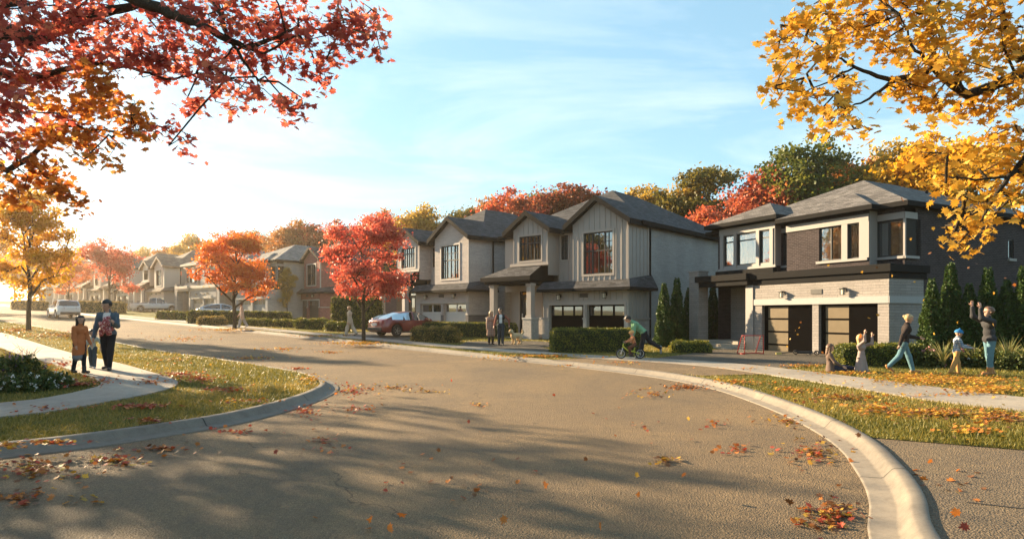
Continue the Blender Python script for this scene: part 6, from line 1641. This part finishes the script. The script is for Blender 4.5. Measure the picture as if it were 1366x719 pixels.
air = [(1105, 354, 15, 'yellow'), (1150, 363, 14, 'yellow'), (1190, 368, 13, 'yellow'), (1220, 376, 14, 'yellow'), (1170, 357, 16, 'brown'), (1240, 338, 12, 'brown'), (1232, 400, 13, 'yellow'), (1171, 420, 11, 'yellow'), (1277, 430, 12, 'yellow'), (1246, 445, 13, 'yellow'), (1325, 433, 12, 'yellow'), (1353, 380, 11, 'orange'), (1341, 371, 12, 'brown'), (1326, 391, 13, 'yellow'), (1292, 357, 14, 'brown'), (1068, 430, 20, 'orange'), (1061, 441, 20, 'yellow'), (1064, 446, 20, 'yellow'), (1054, 452, 20, 'yellow'), (1066, 437, 20, 'yellow'), (1050, 462, 20, 'yellow'), (1159, 424, 14, 'yellow'), (1097, 470, 14, 'orange'), (1245, 305, 10, 'yellow'), (1238, 278, 10, 'yellow'), (1204, 266, 10, 'brown'), (1200, 300, 12, 'brown'), (1253, 288, 9, 'yellow'), (1303, 352, 12, 'brown'), (1215, 319, 12, 'yellow'),
       (1053, 669, 4.2, 'brown'), (1241, 615, 5.5, 'orange'), (1275, 683, 4.6, 'orange'), (1286, 702, 4.4, 'red'), (1278, 657, 5, 'yellow'), (728, 646, 4.8, 'orange'), (781, 612, 6, 'brown'), (672, 693, 4, 'orange'), (536, 686, 4, 'orange'), (520, 704, 3.8, 'orange'), (493, 692, 4, 'orange'), (585, 600, 6.5, 'brown'), (625, 566, 9, 'red'), (602, 507, 11, 'red'), (739, 529, 12, 'red'), (640, 617, 6.5, 'brown'), (851, 659, 5, 'orange'), (801, 701, 4, 'orange'), (850, 640, 6, 'yellow'), (918, 558, 8, 'yellow'), (912, 634, 6, 'brown'), (950, 604, 7, 'brown'), (1026, 560, 9, 'yellow'), (950, 571, 9, 'orange'), (1088, 551, 11, 'brown'), (1072, 552, 11, 'brown'), (1126, 580, 9, 'brown'), (1145, 594, 8, 'brown'), (427, 458, 20, 'brown'), (368, 620, 7, 'red')]
for px, py, Y, nm in air:
    loc = Q(px, py, Y)
    gz = g(loc.x, loc.y) + .2
    if loc.z < gz: loc.z = gz
    where = 'in front of the nearest house' if px > 1040 and Y > 8 else ('over the driveway at the lower right' if px > 1200 else 'over the road')
    one_leaf(nm, 'falling_leaf', loc, lrng.uniform(.055, .085), tuple(lrng.uniform(0, 6.28, 3)), f'{nm} maple leaf falling through the air {where}', 'leaves falling through the air ' + where)
kp = P(1149, 496, .13)
one_leaf('orange', 'held_leaf', kp + V3((-.16, -.22, 1.03)), .15, (1.2, .3, .4), 'large orange leaf held up by the kneeling child in the pale dress', 'leaves held by the people')
# (px, py, rx, ry, count, colours, lift, where)
patches = [
 (1105, 690, 46, 24, 110, 'bboyr', .004, 'on the asphalt at the lower right beside the kerb'), (1085, 605, 62, 24, 80, 'oybr', .004, 'on the asphalt inside the bend of the right kerb'), (1050, 563, 46, 12, 40, 'yob', .004, 'on the asphalt inside the bend of the right kerb'), (887, 615, 22, 5, 26, 'yb', .004, 'in the small drift in the middle of the road'), (980, 600, 26, 9, 18, 'or', .004, 'on the asphalt in front of the right kerb'), (955, 566, 30, 8, 12, 'or', .004, 'on the asphalt in front of the right kerb'), (870, 526, 36, 10, 40, 'yob', .004, 'in the drift along the far right kerb'), (915, 517, 46, 6, 110, 'ob', .004, 'in the drift along the far right kerb'),
 (45, 628, 70, 22, 120, 'ryob', .004, 'on the asphalt below the left kerb'), (150, 616, 60, 14, 60, 'ryo', .004, 'on the asphalt below the left kerb'), (215, 600, 60, 10, 50, 'rob', .004, 'on the asphalt below the left kerb'), (310, 577, 60, 8, 30, 'ro', .004, 'on the asphalt below the left kerb'), (405, 548, 40, 10, 60, 'rro', .004, 'on the asphalt at the tip of the corner kerb'), (470, 522, 36, 12, 80, 'rroy', .004, 'on the asphalt at the tip of the corner kerb'), (525, 518, 60, 7, 70, 'yob', .004, 'in the thin drift across the middle of the road'), (570, 523, 36, 4, 30, 'yb', .004, 'in the thin drift across the middle of the road'), (638, 541, 18, 4, 16, 'yo', .004, 'in the thin drift across the middle of the road'), (470, 545, 46, 8, 36, 'ro', .004, 'on the asphalt at the tip of the corner kerb'), (430, 590, 36, 24, 26, 'rob', .004, 'on the asphalt below the left kerb'), (25, 665, 36, 12, 36, 'rob', .004, 'on the asphalt at the lower left'), (110, 665, 60, 14, 8, 'yo', .004, 'on the asphalt at the lower left'), (600, 640, 260, 60, 18, 'rob', .004, 'on the open asphalt in the foreground'), (860, 570, 120, 40, 14, 'rob', .004, 'on the open asphalt in the foreground'),
 (1270, 640, 70, 40, 10, 'ob', .104, 'on the driveway at the lower right'),
 (690, 479, 60, 3, 130, 'yyo', .006, 'far'), (760, 488, 46, 3, 60, 'yo', .006, 'far'), (380, 466, 40, 3, 80, 'yo', .006, 'far'), (250, 452, 46, 4, 80, 'yo', .006, 'far'), (330, 478, 50, 3, 60, 'yo', .006, 'far'), (395, 492, 20, 2, 40, 'ro', .006, 'far'), (440, 470, 30, 2, 40, 'yo', .006, 'far'),
 (80, 447, 80, 6, 420, 'yob', .16, 'far'), (20, 440, 40, 5, 200, 'yob', .16, 'far'), (240, 500, 46, 6, 140, 'rro', .16, 'far'), (190, 543, 60, 4, 110, 'rro', .16, 'far'), (105, 513, 34, 4, 90, 'rro', .16, 'far'), (135, 508, 40, 9, 50, 'ro', .156, 'far'), (85, 487, 36, 8, 90, 'ro', .156, 'far'), (300, 520, 46, 6, 70, 'ro', .16, 'far'), (265, 506, 36, 5, 100, 'ro', .16, 'far'), (415, 506, 26, 6, 90, 'yyo', .16, 'far'), (200, 510, 30, 4, 50, 'ro', .156, 'far'), (60, 592, 60, 4, 60, 'ryo', .16, 'far'), (15, 596, 26, 5, 40, 'yo', .16, 'far'), (200, 562, 50, 6, 30, 'ro', .16, 'far'), (330, 536, 50, 5, 40, 'ryo', .16, 'far'), (60, 545, 60, 8, 30, 'ro', .156, 'far'), (230, 480, 60, 6, 60, 'yo', .16, 'far'),
 (1120, 531, 60, 6, 130, 'yob', .16, 'far'), (1245, 551, 90, 8, 330, 'yyob', .16, 'far'), (1330, 557, 36, 8, 180, 'yob', .16, 'far'), (1170, 545, 60, 10, 120, 'yo', .16, 'far'), (1060, 521, 40, 5, 90, 'yo', .16, 'far'), (985, 510, 46, 4, 90, 'yo', .16, 'far'), (1300, 575, 60, 10, 60, 'yo', .16, 'far'), (1130, 498, 60, 3, 160, 'yyo', .16, 'far'), (1260, 507, 110, 8, 1500, 'yyyo', .16, 'far'), (1320, 520, 50, 6, 700, 'yyyo', .16, 'far'), (1210, 502, 40, 5, 300, 'yyyo', .16, 'far'), (1070, 488, 60, 3, 110, 'yo', .16, 'far'), (1230, 528, 120, 6, 40, 'yo', .156, 'far'), (1000, 492, 70, 4, 20, 'yo', .156, 'far'),
 (480, 458, 46, 2.6, 420, 'yyyo', .16, 'far'), (300, 440, 50, 2.6, 340, 'yyyo', .16, 'far'), (720, 475, 70, 2.5, 260, 'yyyo', .16, 'far'), (830, 484, 60, 3, 40, 'yo', .14, 'far'), (430, 448, 60, 2, 120, 'yo', .16, 'far')]
CN = dict(r='red', o='orange', y='yellow', b='brown')
allv = []
for px, py, rx, ry, n, cs, off, where in patches:
    for _ in range(int(n * 1.6)):
        a = lrng.random() * 6.283; q = abs(lrng.normal(0, .55))
        x, y = px + math.cos(a) * rx * q, py + math.sin(a) * ry * q
        if y < 424 or x < -40 or x > 1410 or y > 735: continue
        allv.append((P(x, y, off), CN[cs[int(lrng.integers(len(cs)))]], where))
cand = sorted([i for i, v in enumerate(allv) if v[2] != 'far'], key=lambda i: allv[i][0].y)[:300]
cset = set(cand)
for i in cand:
    p, nm, where = allv[i]
    s = lrng.uniform(.05, .088)
    one_leaf(nm, 'fallen_leaf', p + V3((0, 0, .016)), s, (lrng.normal(0, .28), lrng.normal(0, .28), lrng.random() * 6.28), f'{nm} maple leaf fallen {where}', 'fallen maple leaves ' + where)
rest = [v for i, v in enumerate(allv) if i not in cset]
order = list(LEAFM)
C = np.array([tuple(v[0] + V3((0, 0, .015 + .02 * lrng.random()))) for v in rest])
sz_ = lrng.uniform(.05, .09, len(C)) * np.where(C[:, 1] > 22, 1.4, 1.0)
lit = leaf_cloud('leaf_litter', C, sz_, [LEAFM[k] for k in order], lrng, 'maple', lrng.random(len(C)), np.array([order.index(v[1]) for v in rest]), .82)
tag(nobj('leaf_litter', lit), 'drifts of small yellow, orange and red leaves lying on lawns, kerbs and the far road', 'leaf litter', kind='stuff')

# ------------------------------------------------------------------ grass blades on the lawns near the camera
def inside(poly, X, Y):
    poly = np.asarray([p[:2] for p in poly]); r = np.zeros(len(X), bool); j = len(poly) - 1
    for i in range(len(poly)):
        xi, yi = poly[i]; xj, yj = poly[j]
        c = ((yi > Y) != (yj > Y)) & (X < (xj - xi) * (Y - yi) / (yj - yi + 1e-12) + xi)
        r ^= c; j = i
    return r
gv = np.vectorize(g)
def blades(label, poly, holes, n, bounds, seed, mats):
    rng = np.random.default_rng(seed)
    Yd = bounds[2] * (bounds[3] / bounds[2]) ** rng.random(n * 3) ; Xd = rng.uniform(-.98, .98, n * 3) * Yd
    m = inside(poly, Xd, Yd)
    for h in holes: m &= ~inside(h, Xd, Yd)
    X, Y = Xd[m][:n], Yd[m][:n]; k = len(X)
    Z = gv(X, Y) + .115
    hgt = rng.uniform(.03, .075, k) * (1 + .35 * np.sin(X * 1.7) * np.sin(Y * 1.3)); w = .0045 + .00052 * Y; a = rng.random(k) * 6.283; ln = rng.normal(0, .45, (k, 2)) * hgt[:, None]
    dx, dy = np.cos(a) * w, np.sin(a) * w
    V_ = np.stack([np.stack([X - dx, Y - dy, Z], 1), np.stack([X + dx, Y + dy, Z], 1), np.stack([X + ln[:, 0], Y + ln[:, 1], Z + hgt], 1)], 1).reshape(-1, 3)
    F_ = np.arange(k * 3).reshape(-1, 3)
    t = np.clip(.5 + .25 * np.sin(X * .9 + np.sin(Y * .7) * 2) + rng.normal(0, .22, k), 0, 1)
    o = nobj('grass', npmesh('grass', V_, F_, mats, t)); tag(o, label, 'grass', kind='stuff')
L_GRASS = leafmat('leaf_grass', [(.075, .085, .016), (.155, .148, .03), (.25, .205, .05), (.30, .235, .08)], .35)
blades('mown autumn grass of the corner lawn on the left', LAWN_L, [WALK_L], 95000, (0, 0, 7.5, 45), 5, [L_GRASS])
blades('mown autumn grass of the lawns and verges on the right', LAWN_R, [WALK_R, DRV1, DRV1B, DRV2, DRV3], 110000, (0, 0, 7.2, 48), 6, [L_GRASS])

# ------------------------------------------------------------------ autumn haze in the air
hz = MB(); hz.box(-760, 760, -330, 1340, -9, 27)
qh = NT('haze'); qh.t.nodes.remove(qh.b)
pv = qh.t.nodes.new('ShaderNodeVolumePrincipled'); pv.inputs['Color'].default_value = (1.0, .86, .68, 1); pv.inputs['Density'].default_value = HAZE_D; pv.inputs['Anisotropy'].default_value = .68
qh.l(pv.outputs[0], qh.o.inputs['Volume'])
o = hz.build('haze', qh.m); o['kind'] = 'stuff'; tag(o, 'warm autumn haze thickening down the street', 'haze')
